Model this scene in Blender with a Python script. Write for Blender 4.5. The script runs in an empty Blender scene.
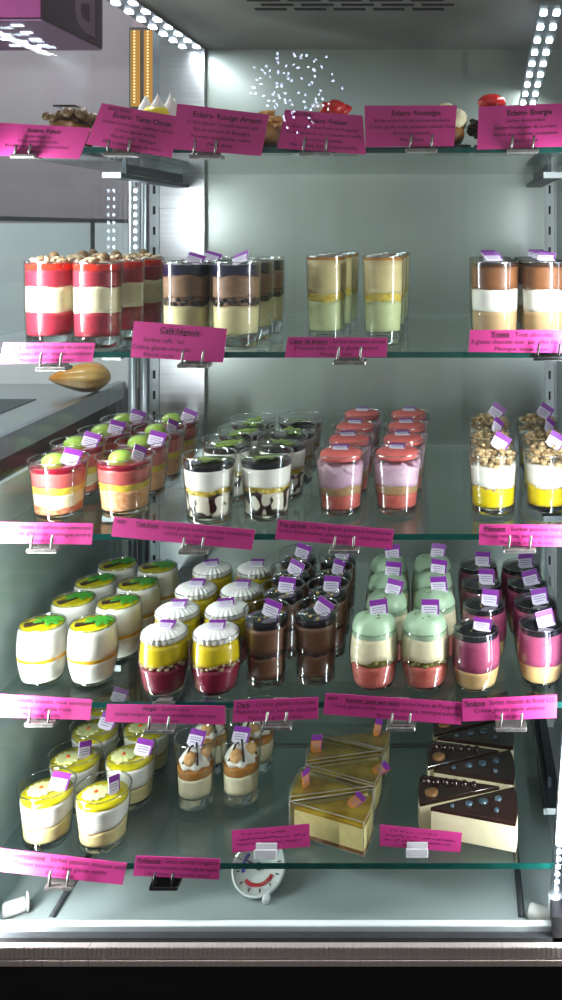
import bpy, math, random
from mathutils import Vector, Matrix
random.seed(7)
PI = math.pi
SC = bpy.context.scene
COL = SC.collection

# ------------------------------------------------------------------ camera model (level camera with lens shift)
F, D, VX, VY = 920.0, 0.95, 460.0, 228.0
def at(px, py, Y):
    d = Y + D
    return Vector(((px - VX) * d / F, Y, -(py - VY) * d / F))
def on_level(px, py, z):
    d = -z * F / (py - VY)
    return Vector(((px - VX) * d / F, d - D, z))

cam = bpy.data.cameras.new('camera')
co = bpy.data.objects.new('camera', cam); COL.objects.link(co)
co.location = (0, -D, 0); co.rotation_euler = (PI / 2, 0, 0)
cam.sensor_fit = 'AUTO'; cam.sensor_width = 36.0
cam.lens = 36.0 * F / 1000.0
cam.shift_x = (281 - VX) / 1000.0
cam.shift_y = -(500 - VY) / 1000.0
cam.clip_start = 0.01
SC.camera = co

# ------------------------------------------------------------------ materials
def lin(c):
    if isinstance(c, str):
        c = c.lstrip('#'); c = tuple(int(c[i:i+2], 16) / 255 for i in (0, 2, 4))
    return tuple(((x / 12.92) if x <= .04045 else ((x + .055) / 1.055) ** 2.4) for x in c) + (1.0,)

def new_mat(name):
    m = bpy.data.materials.new(name); m.use_nodes = True
    nt = m.node_tree; nt.nodes.clear()
    out = nt.nodes.new('ShaderNodeOutputMaterial')
    return m, nt, out

def food(name, c, rough=.45, var=.12, scale=120, bump=.0, spec=.4, c2=None, metal=0., coat=0., sss=0.):
    """procedural principled material with noise mottling"""
    m, nt, out = new_mat(name)
    b = nt.nodes.new('ShaderNodeBsdfPrincipled')
    tc = nt.nodes.new('ShaderNodeTexCoord'); n = nt.nodes.new('ShaderNodeTexNoise')
    n.inputs['Scale'].default_value = scale; n.inputs['Detail'].default_value = 4
    nt.links.new(tc.outputs['Object'], n.inputs['Vector'])
    r = nt.nodes.new('ShaderNodeValToRGB')
    a = lin(c)
    if c2 is None:
        lo = tuple(x * (1 - var) for x in a[:3]) + (1,); hi = tuple(min(1, x * (1 + var)) for x in a[:3]) + (1,)
    else:
        lo, hi = a, lin(c2)
    r.color_ramp.elements[0].color = lo; r.color_ramp.elements[1].color = hi
    r.color_ramp.elements[0].position = .35; r.color_ramp.elements[1].position = .65
    nt.links.new(n.outputs['Fac'], r.inputs['Fac']); nt.links.new(r.outputs['Color'], b.inputs['Base Color'])
    b.inputs['Roughness'].default_value = rough; b.inputs['Metallic'].default_value = metal
    b.inputs['Specular IOR Level'].default_value = spec
    b.inputs['Coat Weight'].default_value = coat; b.inputs['Coat Roughness'].default_value = .2 if name == 'back_panel' else .05
    if sss:
        b.inputs['Subsurface Weight'].default_value = sss; b.inputs['Subsurface Scale'].default_value = .004
    if bump:
        bp = nt.nodes.new('ShaderNodeBump'); bp.inputs['Strength'].default_value = bump; bp.inputs['Distance'].default_value = .002
        nt.links.new(n.outputs['Fac'], bp.inputs['Height']); nt.links.new(bp.outputs['Normal'], b.inputs['Normal'])
    nt.links.new(b.outputs['BSDF'], out.inputs['Surface'])
    return m

def thin_glass(name, tint=(1, 1, 1), base=.04, power=4., k=.8, rough=.02):
    m, nt, out = new_mat(name)
    t = nt.nodes.new('ShaderNodeBsdfTransparent'); t.inputs['Color'].default_value = tuple(tint) + (1,)
    g = nt.nodes.new('ShaderNodeBsdfGlossy'); g.inputs['Roughness'].default_value = rough
    lw = nt.nodes.new('ShaderNodeLayerWeight'); lw.inputs['Blend'].default_value = .5
    p = nt.nodes.new('ShaderNodeMath'); p.operation = 'POWER'; p.inputs[1].default_value = power
    s = nt.nodes.new('ShaderNodeMath'); s.operation = 'MULTIPLY_ADD'; s.inputs[1].default_value = k; s.inputs[2].default_value = base
    nt.links.new(lw.outputs['Facing'], p.inputs[0]); nt.links.new(p.outputs[0], s.inputs[0])
    mx = nt.nodes.new('ShaderNodeMixShader')
    nt.links.new(s.outputs[0], mx.inputs['Fac']); nt.links.new(t.outputs[0], mx.inputs[1]); nt.links.new(g.outputs[0], mx.inputs[2])
    nt.links.new(mx.outputs[0], out.inputs['Surface'])
    return m

def emit(name, c, s):
    m, nt, out = new_mat(name)
    e = nt.nodes.new('ShaderNodeEmission'); e.inputs['Color'].default_value = lin(c); e.inputs['Strength'].default_value = s
    nt.links.new(e.outputs[0], out.inputs['Surface']); return m

def steel(name, c, rough=.3, aniso_scale=(4, 4, 400), metal=1.0):
    m, nt, out = new_mat(name)
    b = nt.nodes.new('ShaderNodeBsdfPrincipled'); b.inputs['Metallic'].default_value = metal
    tc = nt.nodes.new('ShaderNodeTexCoord'); mp = nt.nodes.new('ShaderNodeMapping'); mp.inputs['Scale'].default_value = aniso_scale
    n = nt.nodes.new('ShaderNodeTexNoise'); n.inputs['Scale'].default_value = 1.0
    nt.links.new(tc.outputs['Object'], mp.inputs['Vector']); nt.links.new(mp.outputs[0], n.inputs['Vector'])
    r = nt.nodes.new('ShaderNodeValToRGB'); a = lin(c)
    r.color_ramp.elements[0].color = tuple(x * .75 for x in a[:3]) + (1,); r.color_ramp.elements[1].color = tuple(min(1, x * 1.2) for x in a[:3]) + (1,)
    nt.links.new(n.outputs['Fac'], r.inputs['Fac']); nt.links.new(r.outputs[0], b.inputs['Base Color'])
    mr = nt.nodes.new('ShaderNodeMath'); mr.operation = 'MULTIPLY_ADD'; mr.inputs[1].default_value = .15; mr.inputs[2].default_value = rough - .07
    nt.links.new(n.outputs['Fac'], mr.inputs[0]); nt.links.new(mr.outputs[0], b.inputs['Roughness'])
    nt.links.new(b.outputs[0], out.inputs['Surface']); return m

def blobs(name, cw, cd, scale=110, thr=.5):
    """white meringue blobs in dark sauce, seen through the wall of the glass"""
    m, nt, out = new_mat(name)
    b = nt.nodes.new('ShaderNodeBsdfPrincipled'); b.inputs['Roughness'].default_value = .35
    tc = nt.nodes.new('ShaderNodeTexCoord'); v = nt.nodes.new('ShaderNodeTexVoronoi'); v.feature = 'SMOOTH_F1'
    v.inputs['Scale'].default_value = scale
    mp = nt.nodes.new('ShaderNodeMapping'); mp.inputs['Scale'].default_value = (1, 1, .75)
    nt.links.new(tc.outputs['Object'], mp.inputs['Vector']); nt.links.new(mp.outputs[0], v.inputs['Vector'])
    r = nt.nodes.new('ShaderNodeValToRGB')
    r.color_ramp.elements[0].color = lin(cw); r.color_ramp.elements[1].color = lin(cd)
    r.color_ramp.elements[0].position = thr - .03; r.color_ramp.elements[1].position = thr + .03
    nt.links.new(v.outputs['Distance'], r.inputs['Fac']); nt.links.new(r.outputs[0], b.inputs['Base Color'])
    nt.links.new(b.outputs[0], out.inputs['Surface']); return m

M = dict(
    glass=thin_glass('clear_glass', (.965, .975, .97), .045, 2.6, .8),
    glass_rim=thin_glass('glass_rim', (.88, .91, .90), .36, 1.6, .6, .08),
    glass_base=None,
    pane=thin_glass('pane_glass', (.97, .985, .98), .022, 5., .8, .0),
    side=thin_glass('side_glass', (.92, .96, .96), .02, 4., .32, .03),
    shelf=thin_glass('shelf_glass', (.90, .95, .93), .05, 4., .75, .03),
    shelf_edge=food('shelf_glass_edge', '#0c3f3a', .15, .2, 40, spec=.6),
    plastic=thin_glass('clear_plastic', (.95, .95, .93), .06, 3., .7, .05),
    plastic_edge=food('plastic_edge', '#8f8c80', .2, .1, 60),
    # setting
    back=food('back_panel', '#9ca79f', .34, .06, 6, spec=.5, metal=.3, coat=.7),
    ceil=food('ceiling_panel', '#94918f', .5, .06, 6),
    vent=food('vent_dark', '#151318', .7, .1, 50),
    steel=steel('brushed_steel', '#c3c6c8', .3, (3, 3, 260)),
    steel_v=steel('upright_steel', '#aeb6ba', .32, (200, 200, 3)),
    steel_d=steel('dark_steel', '#4a5256', .4, (3, 3, 60)),
    alu=steel('ribbed_aluminium', '#cbbfb9', .3, (300, 3, 3), metal=.45),
    tray=food('tray_white', '#98a3a1', .35, .05, 8, spec=.5),
    lip=food('tray_lip_white', '#cfd6d8', .4, .03, 10),
    black=food('black_plinth', '#08070a', .5, .2, 30),
    rubber=food('dark_seal', '#2e3033', .5, .1, 40),
    mauve=food('mauve_wall', '#8d8389', .6, .06, 3),
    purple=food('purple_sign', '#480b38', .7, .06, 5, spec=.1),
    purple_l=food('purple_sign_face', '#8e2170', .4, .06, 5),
    purple_u=food('purple_underside_lit', '#b071a4', .4, .05, 5),  # pinkish light on the underside is put into this paler colour
    purple_letter=food('purple_letter', '#82506e', .5, .05, 20),
    gold=emit('gold_light', '#d9a050', .8), gold_l=emit('gold_bright', '#ffd79a', 1.6),
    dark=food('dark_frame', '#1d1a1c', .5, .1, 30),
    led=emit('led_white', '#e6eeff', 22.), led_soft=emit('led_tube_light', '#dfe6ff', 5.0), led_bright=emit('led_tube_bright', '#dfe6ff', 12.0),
    ledbeam=emit('led_cluster', '#cfd8ff', 40.),
    tube=thin_glass('led_tube_cover', (.93, .94, 1.), .10, 3., .7, .1),
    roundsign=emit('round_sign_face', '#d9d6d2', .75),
    body=food('counter_body', '#6f7d7a', .35, .08, 4, spec=.5),
    white_panel=food('white_panel', '#c9d0d3', .5, .03, 5),
    splash=food('splash_white', '#eef0f0', .5, .02, 5),
    pod=food('pod_skin', '#d98a22', .22, .1, 18, bump=.2, c2='#e6b765', coat=.4),
    sidepanel=food('side_panel', '#bac4bf', .3, .05, 5, spec=.5, coat=.3),
    shopfloor=food('shop_floor', '#4b4745', .4, .1, 3),
    # signs
    pink=food('pink_card', '#c23582', .5, .04, 20), ink=food('black_ink', '#2a0a20', .7, .1, 80),
    clip=steel('clip_steel', '#7f7b78', .25, (30, 30, 30), metal=.5), clip_w=food('clip_white', '#d6d4da', .3, .04, 60),
    clip_d=steel('clip_dark', '#3b3b3d', .3, (30, 30, 30)),
    tagw=food('tag_white', '#dcd3e2', .5, .03, 50), tagp=food('tag_purple', '#7d2c94', .4, .06, 50),
    tagt=food('tag_print', '#8d84a4', .6, .1, 90), tago=food('tag_orange', '#d98a2c', .5, .06, 60),
    # food
    rasp=food('raspberry', '#99293a', .35, .12, 160, sss=.05), redjelly=food('red_jelly', '#d8301f', .12, .1, 60, coat=.6),
    cream=food('vanilla_cream', '#e4d9b4', .5, .05, 90), nut=food('nut_pieces', '#8a7458', .6, .3, 200, c2='#d2bf9a'),
    ball=food('praline_ball', '#6b5338', .4, .3, 120), pastel=food('pale_cream', '#cdc190', .45, .06, 80),
    crumb=food('dark_crumb', '#2a1a16', .6, .4, 200), mocha=food('mocha_mousse', '#84634a', .5, .12, 120),
    glaze=food('black_glaze', '#17141b', .08, .2, 40, coat=.8), navy=food('navy_glaze', '#1c1833', .15, .2, 40, coat=.5),
    palegreen=food('pale_green', '#b9c190', .4, .06, 90), applegold=food('golden_apple', '#b39a2c', .25, .3, 160, c2='#d6bf62'),
    applecream=food('apple_cream', '#c9b784', .45, .08, 60), caramel=food('caramel', '#a8702e', .2, .12, 60, coat=.4),
    latte=food('latte_cream', '#b3956b', .45, .06, 90), white=food('white_cream', '#ece8dc', .5, .03, 90),
    choco=food('choco_mousse', '#6d4427', .4, .12, 90), darktop=food('dark_top', '#33221a', .2, .2, 60, coat=.4),
    granita=food('coral_granita', '#cf5b38', .4, .2, 220, c2='#e39b74'), peach=food('peach_granita', '#d98d5c', .4, .2, 220, c2='#e8b68c'),
    yellowc=food('yellow_curd', '#d9b93e', .35, .1, 120), salmon=food('salmon_sorbet', '#bd5652', .4, .1, 160),
    deepred=food('deep_red_jelly', '#7c0f22', .1, .2, 60, coat=.7), greenball=food('green_dome', '#93b04a', .25, .08, 70, coat=.3),
    blob=blobs('meringue_in_sauce', '#e0d8c4', '#2b1710', 135, .50), leaf=food('green_leaf', '#8aa545', .45, .2, 90),
    coral=food('coral_sorbet', '#b4504a', .4, .12, 180, c2='#c76a5c'), tan=food('tan_cream', '#a8835c', .45, .08, 100),
    lilac=food('lilac_cream', '#cfa0b8', .45, .10, 45, bump=.5, c2='#dcbccb'), macaron=food('coral_macaron', '#d1625c', .55, .1, 200, bump=.2),
    yellow=food('bright_yellow', '#d3b91a', .3, .06, 90), oat=food('granola', '#8f7048', .6, .3, 160, c2='#d9c090'),
    amber=food('amber_band', '#d6a21c', .3, .08, 90), yjelly=food('yellow_jelly', '#c3b515', .1, .1, 90, coat=.7),
    palm=food('palm_green', '#3f8f2c', .45, .2, 120), trunk=food('palm_trunk', '#33211b', .4, .2, 120),
    cassis=food('cassis_sorbet', '#7d1a34', .35, .12, 160), meringue=food('white_meringue', '#e9e6e2', .55, .03, 120),
    dkmousse=food('dark_mousse', '#6b4733', .45, .1, 140), goldbits=food('gold_bits', '#c9a54a', .3, .2, 120),
    mint=food('mint_mousse', '#a2bd9d', .35, .07, 70, coat=.2), pist=food('pistachio_bits', '#6d6a30', .6, .3, 200),
    mauve_s=food('mauve_sorbet', '#93405f', .35, .08, 160), beige=food('beige_cream', '#c49f6c', .4, .06, 90),
    custard=food('custard', '#d9c68c', .4, .08, 120), crust=food('brown_crust', '#7d5222', .6, .3, 200),
    flower=food('pale_flower', '#d5d896', .45, .06, 90), dot=food('orange_dot', '#d9541e', .3, .06, 90),
    chou=food('chou_puff', '#c98d4c', .6, .2, 120, c2='#e0b47c'), drizzle=food('choco_drizzle', '#25130f', .15, .1, 60, coat=.5),
    cakec=food('cake_cream', '#e5dbb6', .5, .04, 60), cakeg=food('cake_glaze', '#2c1b17', .12, .2, 40, coat=.6),
    silver=food('glossy_disc', '#3f5560', .1, .2, 40, coat=.8), medal=food('chocolate_medal', '#7f5a36', .4, .1, 80),
    lemonc=food('lemon_cake', '#dccd8c', .45, .08, 90), lemong=food('lemon_glaze', '#8d6c12', .12, .25, 40, coat=.5, c2='#bda02e'),
    choux=food('eclair_choux', '#8a5a2b', .5, .2, 80), strawberry=food('strawberry_red', '#c81f1e', .2, .1, 90, coat=.4),
    lemonm=food('lemon_icing', '#e3d43e', .3, .06, 60),
    dialw=food('dial_white', '#d9dbdc', .35, .03, 60), blue=food('dial_blue', '#2b3f9e', .5, .05, 60), red=food('dial_red', '#b3202c', .5, .05, 60),
    knob=food('white_knob', '#cfcfca', .4, .05, 60),
)

def solid_glass(name):
    m, nt, out = new_mat(name)
    b = nt.nodes.new('ShaderNodeBsdfPrincipled'); b.inputs['Base Color'].default_value = (.93, .96, .95, 1)
    b.inputs['Transmission Weight'].default_value = 1.0; b.inputs['Roughness'].default_value = .03; b.inputs['IOR'].default_value = 1.46
    nt.links.new(b.outputs[0], out.inputs['Surface']); return m
M['glass_base'] = solid_glass('glass_base')

# ------------------------------------------------------------------ mesh helpers
class MB:
    """collects faces into one mesh; faces carry a material index"""
    def __init__(s): s.v = []; s.f = []; s.mi = []; s.sm = []
    def add(s, verts, faces, mi=0, smooth=True):
        o = len(s.v); s.v += [tuple(v) for v in verts]
        for f in faces: s.f.append([i + o for i in f]); s.mi.append(mi); s.sm.append(smooth)
    def mesh(s, name, mats):
        me = bpy.data.meshes.new(name); me.from_pydata(s.v, [], s.f)
        for m in (mats if isinstance(mats, (list, tuple)) else [mats]): me.materials.append(M[m] if isinstance(m, str) else m)
        me.polygons.foreach_set('material_index', s.mi); me.polygons.foreach_set('use_smooth', s.sm)
        me.validate(); me.update()
        import bmesh
        b = bmesh.new(); b.from_mesh(me); bmesh.ops.recalc_face_normals(b, faces=b.faces); b.to_mesh(me); b.free()
        return me
    def box(s, x0, x1, y0, y1, z0, z1, mi=0, mat=None):
        vs = [Vector((x, y, z)) for z in (z0, z1) for y in (y0, y1) for x in (x0, x1)]
        if mat: vs = [mat @ v for v in vs]
        s.add(vs, [(0, 2, 3, 1), (4, 5, 7, 6), (0, 1, 5, 4), (2, 6, 7, 3), (0, 4, 6, 2), (1, 3, 7, 5)], mi, False); return s
    def rbox(s, x0, x1, y0, y1, z0, z1, b=.001, mi=0, mat=None):
        """box with chamfered vertical edges and a bevelled top"""
        pts = [(x0 + b, y0), (x1 - b, y0), (x1, y0 + b), (x1, y1 - b), (x1 - b, y1), (x0 + b, y1), (x0, y1 - b), (x0, y0 + b)]
        cx, cy = (x0 + x1) / 2, (y0 + y1) / 2
        ins = [(x + (b if x < cx else -b) * .7, y + (b if y < cy else -b) * .7) for x, y in pts]
        rings = [[(x, y, z0 + b) for x, y in pts], [(x, y, z1 - b) for x, y in pts], [(x, y, z1) for x, y in ins]]
        rings = [[(x, y, z0) for x, y in ins]] + rings
        vs = [Vector(p) for r in rings for p in r]
        if mat: vs = [mat @ v for v in vs]
        fs = [(k * 8 + i, k * 8 + (i + 1) % 8, k * 8 + 8 + (i + 1) % 8, k * 8 + 8 + i) for k in range(3) for i in range(8)]
        fs += [tuple(range(7, -1, -1)), tuple(range(24, 32))]
        s.add(vs, fs, mi, False); return s
    def lathe(s, prof, n=32, mi=0, cap0=False, cap1=False, mod=None, off=(0, 0, 0), mat=None):
        vs = []
        for (r, z) in prof:
            for i in range(n):
                a = 2 * PI * i / n; rr, zz = (r, z) if mod is None else mod(r, z, a)
                vs.append(Vector((rr * math.cos(a) + off[0], rr * math.sin(a) + off[1], zz + off[2])))
        if mat: vs = [mat @ v for v in vs]
        fs = [(k * n + i, k * n + (i + 1) % n, (k + 1) * n + (i + 1) % n, (k + 1) * n + i) for k in range(len(prof) - 1) for i in range(n)]
        if cap0: fs.append(tuple(range(n - 1, -1, -1)))
        if cap1: fs.append(tuple((len(prof) - 1) * n + i for i in range(n)))
        s.add(vs, fs, mi); return s
    def ball(s, c, r, mi=0, n=12, sq=(1, 1, 1), lump=0., seed=0):
        rnd = random.Random(seed); ph = [rnd.uniform(0, 6) for _ in range(6)]
        vs = []; rings = n // 2
        for k in range(1, rings):
            t = PI * k / rings
            for i in range(n):
                a = 2 * PI * i / n
                q = 1 + lump * (math.sin(3 * a + ph[0]) * math.sin(2 * t + ph[1]) + .6 * math.sin(5 * a + ph[2] + 3 * t))
                vs.append((c[0] + r * sq[0] * q * math.sin(t) * math.cos(a), c[1] + r * sq[1] * q * math.sin(t) * math.sin(a), c[2] + r * sq[2] * q * math.cos(t)))
        top = len(vs); vs += [(c[0], c[1], c[2] + r * sq[2]), (c[0], c[1], c[2] - r * sq[2])]
        fs = [(k * n + i, (k + 1) * n + i, (k + 1) * n + (i + 1) % n, k * n + (i + 1) % n) for k in range(rings - 2) for i in range(n)]
        fs += [(top, i, (i + 1) % n) for i in range(n)] + [(top + 1, (rings - 2) * n + (i + 1) % n, (rings - 2) * n + i) for i in range(n)]
        s.add(vs, fs, mi); return s
    def tube(s, pts, r, mi=0, n=8):
        pts = [Vector(p) for p in pts]; vs = []
        for k, p in enumerate(pts):
            t = (pts[min(k + 1, len(pts) - 1)] - pts[max(k - 1, 0)]).normalized()
            u = t.cross(Vector((0, 0, 1)) if abs(t.z) < .9 else Vector((1, 0, 0))).normalized(); w = t.cross(u)
            rr = r[k] if isinstance(r, (list, tuple)) else r
            vs += [p + rr * (math.cos(2 * PI * i / n) * u + math.sin(2 * PI * i / n) * w) for i in range(n)]
        fs = [(k * n + i, k * n + (i + 1) % n, (k + 1) * n + (i + 1) % n, (k + 1) * n + i) for k in range(len(pts) - 1) for i in range(n)]
        fs += [tuple(range(n - 1, -1, -1)), tuple((len(pts) - 1) * n + i for i in range(n))]
        s.add(vs, fs, mi); return s
    def prism(s, poly, z0, z1, mi=0, bev=0.):
        n = len(poly); c = (sum(p[0] for p in poly) / n, sum(p[1] for p in poly) / n)
        rings = [[(p[0], p[1], z0) for p in poly], [(p[0], p[1], z1 - bev) for p in poly]]
        if bev:
            q = []
            for p in poly:
                d = math.hypot(p[0] - c[0], p[1] - c[1]); k = max(0, 1 - bev / d)
                q.append((c[0] + (p[0] - c[0]) * k, c[1] + (p[1] - c[1]) * k, z1))
            rings.append(q)
        vs = [p for r in rings for p in r]; R = len(rings)
        fs = [(k * n + i, k * n + (i + 1) % n, (k + 1) * n + (i + 1) % n, (k + 1) * n + i) for k in range(R - 1) for i in range(n)]
        fs += [tuple(range(n - 1, -1, -1)), tuple((R - 1) * n + i for i in range(n))]
        s.add(vs, fs, mi, False); return s

def link(name, me, parent=None, loc=None):
    o = bpy.data.objects.new(name, me); COL.objects.link(o)
    if parent is not None: o.parent = parent
    if loc is not None: o.location = loc
    return o
def thing(name, label, cat, loc=(0, 0, 0), group=None):
    o = bpy.data.objects.new(name, None); COL.objects.link(o); o.location = loc; o.empty_display_size = .02
    o['label'] = label; o['category'] = cat
    if group: o['group'] = group
    return o
def tag(o, label, cat, group=None):
    o['label'] = label; o['category'] = cat
    if group: o['group'] = group
    return o
def struct(name, mb, mats, parent=None, loc=None):
    o = link(name, mb.mesh(name, mats), parent, loc)
    if parent is None: o['kind'] = 'structure'
    return o

# ------------------------------------------------------------------ levels
ZS = {1: .0835, 2: -.128, 3: -.316, 4: -.4895, 5: -.656}
TH = .006
YB = .40           # back wall
XL, XR = -.487, .142
ZC = .262          # ceiling
ZT = -.727         # tray floor

# ------------------------------------------------------------------ the setting: cabinet interior
struct('wall_back', MB().box(-.372, .30, YB, YB + .02, ZT - .02, ZC), 'back')
mb = MB().box(-.372, .35, -.10, YB + .02, ZC, ZC + .02)
ceil = struct('ceiling', mb, 'ceil')
mb = MB()
for r in range(3):
    for k in range(5):
        x0 = -.245 + k * .047 + (r % 2) * .012; y0 = .146 - r * .022
        mb.rbox(x0, x0 + .038, y0, y0 + .008, ZC - .0012, ZC + .0005, .0004)
struct('ceiling_vent', mb, 'vent', ceil)
struct('wall_right', MB().box(XR, XR + .012, -.02, YB, ZT - .02, .10), 'steel_v')
# uprights and rear steel column on the left
struct('trim_1', MB().box(-.437, -.372, YB - .012, YB + .02, ZT - .02, .50), 'steel')
up = struct('trim_2', MB().box(-.453, -.440, YB - .006, YB + .012, ZT - .02, .088), 'steel_v')
mb = MB()
for k in range(26): mb.box(-.4485, -.4450, YB - .0070, YB - .0055, -.70 + k * .03, -.688 + k * .03)
struct('upright_slots', mb, 'vent', up)
mb = MB()
for x in (-.480, -.463):
    mb.tube([(x, YB, ZT - .02), (x, YB, .086)], .0065, n=14)
struct('trim_3', mb, 'steel_v')
up = struct('trim_4', MB().box(.1245, .1365, YB - .010, YB, ZT, .10), 'lip')
mb = MB()
for k in range(26): mb.box(.1290, .1320, YB - .0112, YB - .0098, -.70 + k * .03, -.688 + k * .03)
struct('upright_slots', mb, 'vent', up)
# tray floor
mb = MB().box(-.52, .15, -.012, YB + .0, ZT - .012, ZT)
tray = struct('trim_12', mb, 'tray')
struct('floor', MB().box(-3.0, 2.2, -3.0, 1.45, -1.12, -1.10), 'shopfloor')
mb = MB()
for a, b in (((-.43, .02), (-.43, .34)), ((.065, .02), (.065, .34)), ((-.43, .34), (.065, .34))):
    mb.tube([(a[0], a[1], ZT + .0005), (b[0], b[1], ZT + .0005)], .0035, n=8)
struct('tray_groove', mb, 'rubber', tray)
def yz(py, Y): return -(py - VY) * (Y + D) / F
struct('trim_5', MB().rbox(-.60, .1005, -.020, -.012, yz(938.5, -.02), yz(925.5, -.02), .001), 'lip')
def yz(py, Y): return -(py - VY) * (Y + D) / F
struct('trim_6', MB().box(-.60, .16, -.030, -.022, yz(949, -.03), yz(938, -.03)), 'rubber')
mb = MB()
for k in range(150):
    x = -.60 + k * .0048
    mb.box(x, x + .0036, -.0368, -.0358, yz(958, -.036), yz(947.5, -.036))
mb.box(-.60, .12, -.036, -.030, yz(958.5, -.036), yz(947, -.036))
struct('trim_7', mb, 'alu')
struct('trim_8', MB().box(-.60, .12, -.034, -.028, yz(961, -.034), yz(958.6, -.034)), 'black')
mb = MB().box(-.60, .12, -.038, -.030, yz(966.5, -.038), yz(961, -.038))
struct('trim_9', mb, 'alu')
struct('baseboard_front', MB().box(-.62, .18, -.036, -.022, -1.10, yz(966.6, -.036)), 'black')
struct('trim_10', MB().box(.0925, .16, -.030, -.004, yz(1015, -.02), yz(910, -.02)), 'black')
# glass
struct('window_1', MB().box(XL - .004, XL, -.02, YB + .02, ZT - .02, .60), 'side')
struct('window_2', MB().box(-.66, .26, -.064, -.060, yz(945, -.06), .50), 'pane')

struct('wall_left', MB().rbox(-.500, -.4925, -.02, YB + .02, ZT - .02, -.275, .001), 'sidepanel')
# shelves
shelf_names = {1: 'topmost', 2: 'second highest', 3: 'middle', 4: 'second lowest', 5: 'lowest'}
shelf_has = {1: 'carrying eclairs', 2: 'carrying tall straight dessert glasses', 3: 'with green-domed dessert glasses',
             4: 'with palm-topped jars', 5: 'with cake wedges'}
for k, z in ZS.items():
    xr = .098 if k == 5 else .126
    s = thing('glass_shelf', f'{shelf_names[k]} clear glass shelf with green edge, {shelf_has[k]}', 'shelf', (0, 0, z), 'glass shelves of the cabinet')
    link('shelf_pane', MB().box(XL + .002, xr, .0006, YB - .018, -TH, 0).mesh('shelf_pane', 'shelf'), s)
    link('front_edge', MB().rbox(XL + .002, xr, 0, .0006, -TH, 0, .0001).mesh('front_edge', 'shelf_edge'), s)
    for side, x in (('left', -.405), ('right', .108)):
        br = thing('shelf_bracket', f'dark metal bracket arm under the {side} end of the {shelf_names[k]} glass shelf', 'bracket', (x, 0, z - TH), 'shelf brackets')
        link('arm', MB().rbox(-.011, .011, .12, YB - .012, -.019, -.013, .001).mesh('arm', 'steel_d'), br)
        link('web', MB().prism([(-.002, .16), (.002, .16), (.002, YB - .012), (-.002, YB - .012)], -.013, 0).mesh('web', 'steel_d'), br)
        link('end_cap', MB().rbox(-.011, .011, .1185, .12, -.0195, -.0125, .0004).mesh('end_cap', 'lip'), br)

# ------------------------------------------------------------------ LED strips
def led_strip(label, p0, p1, n, cols=2, spread=.012, mat='led', face=(0, 0, -1), size=.0042):
    t = thing('led_strip', label, 'light', p0, 'led light strips of the cabinet')
    p0, p1 = Vector(p0), Vector(p1); dvec = (p1 - p0); f = Vector(face)
    u = dvec.normalized(); w = u.cross(f).normalized()
    rail = MB(); q = spread * .5 * max(cols - 1, 1) + .006
    rot = Matrix((u, w, f)).transposed().to_4x4()
    rail.box(0, dvec.length, -q, q, -.003, 0, 0, rot)
    link('rail', rail.mesh('led_rail', 'steel_v'), t)
    d = MB()
    for k in range(n):
        for c in range(cols):
            a = dvec.length * (k + .5) / n; b = (c - (cols - 1) / 2) * spread
            d.rbox(a - size * .7, a + size * .7, b - size * .5, b + size * .5, 0, .0016, .0006, 0, rot)
    o = link('diodes', d.mesh('diodes', mat), t); o['kind'] = 'stuff'
    return t
led_strip('led strip with double diodes along left ceiling edge', (-.385, .0, ZC - .004), (-.385, YB - .02, ZC - .004), 9, 2, .02, size=.008)
led_strip('led strip with double diodes along right ceiling above the top shelf', (.097, .02, .235), (.097, YB - .02, .175), 9, 2, .014, size=.007)
led_strip('vertical led strip on left rear upright', (-.4715, YB - .014, -.15), (-.4715, YB - .014, .06), 18, 1, .0, face=(0, -1, 0), size=.0035)  # glowing dots stand in for diode reflections on the left glass
# right front tube
t = thing('led_tube', 'clear led tube light standing at right front corner', 'light', at(555, 905, 0), 'led light strips of the cabinet')
p0, p1 = Vector((0, 0, 0)), at(602, 230, 0) - at(555, 905, 0)
link('tube_cover', MB().tube([p0, p1], .0064, n=16).mesh('tube_cover', 'tube'), t)
link('light_core', MB().tube([p0.lerp(p1, .09), p1], .0040, n=12).mesh('light_core', 'led_bright'), t)
mb = MB()
for k in range(90):
    p = p0.lerp(p1, (k + .5) / 90); mb.ball(p - Vector((0, .0042, 0)), .0024, n=6, sq=(1, .5, 1.2))
o = link('diodes', mb.mesh('diodes', 'led'), t); o['kind'] = 'stuff'
link('end_cap', MB().tube([(0, 0, -.008), (0, 0, .012)], .0068, n=16).mesh('end_cap', 'lip'), t)
# left front tube (just outside the frame, lights the left side)
t = thing('led_tube', 'clear led tube light standing at left front corner', 'light', (-.4815, -.034, -.70), 'led light strips of the cabinet')
link('tube_cover', MB().tube([(0, 0, 0), (0, 0, .76)], .005, n=12).mesh('tube_cover', 'tube'), t)
link('light_core', MB().tube([(0, 0, .02), (0, 0, .75)], .0035, n=12).mesh('light_core', 'led_soft'), t)

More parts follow.
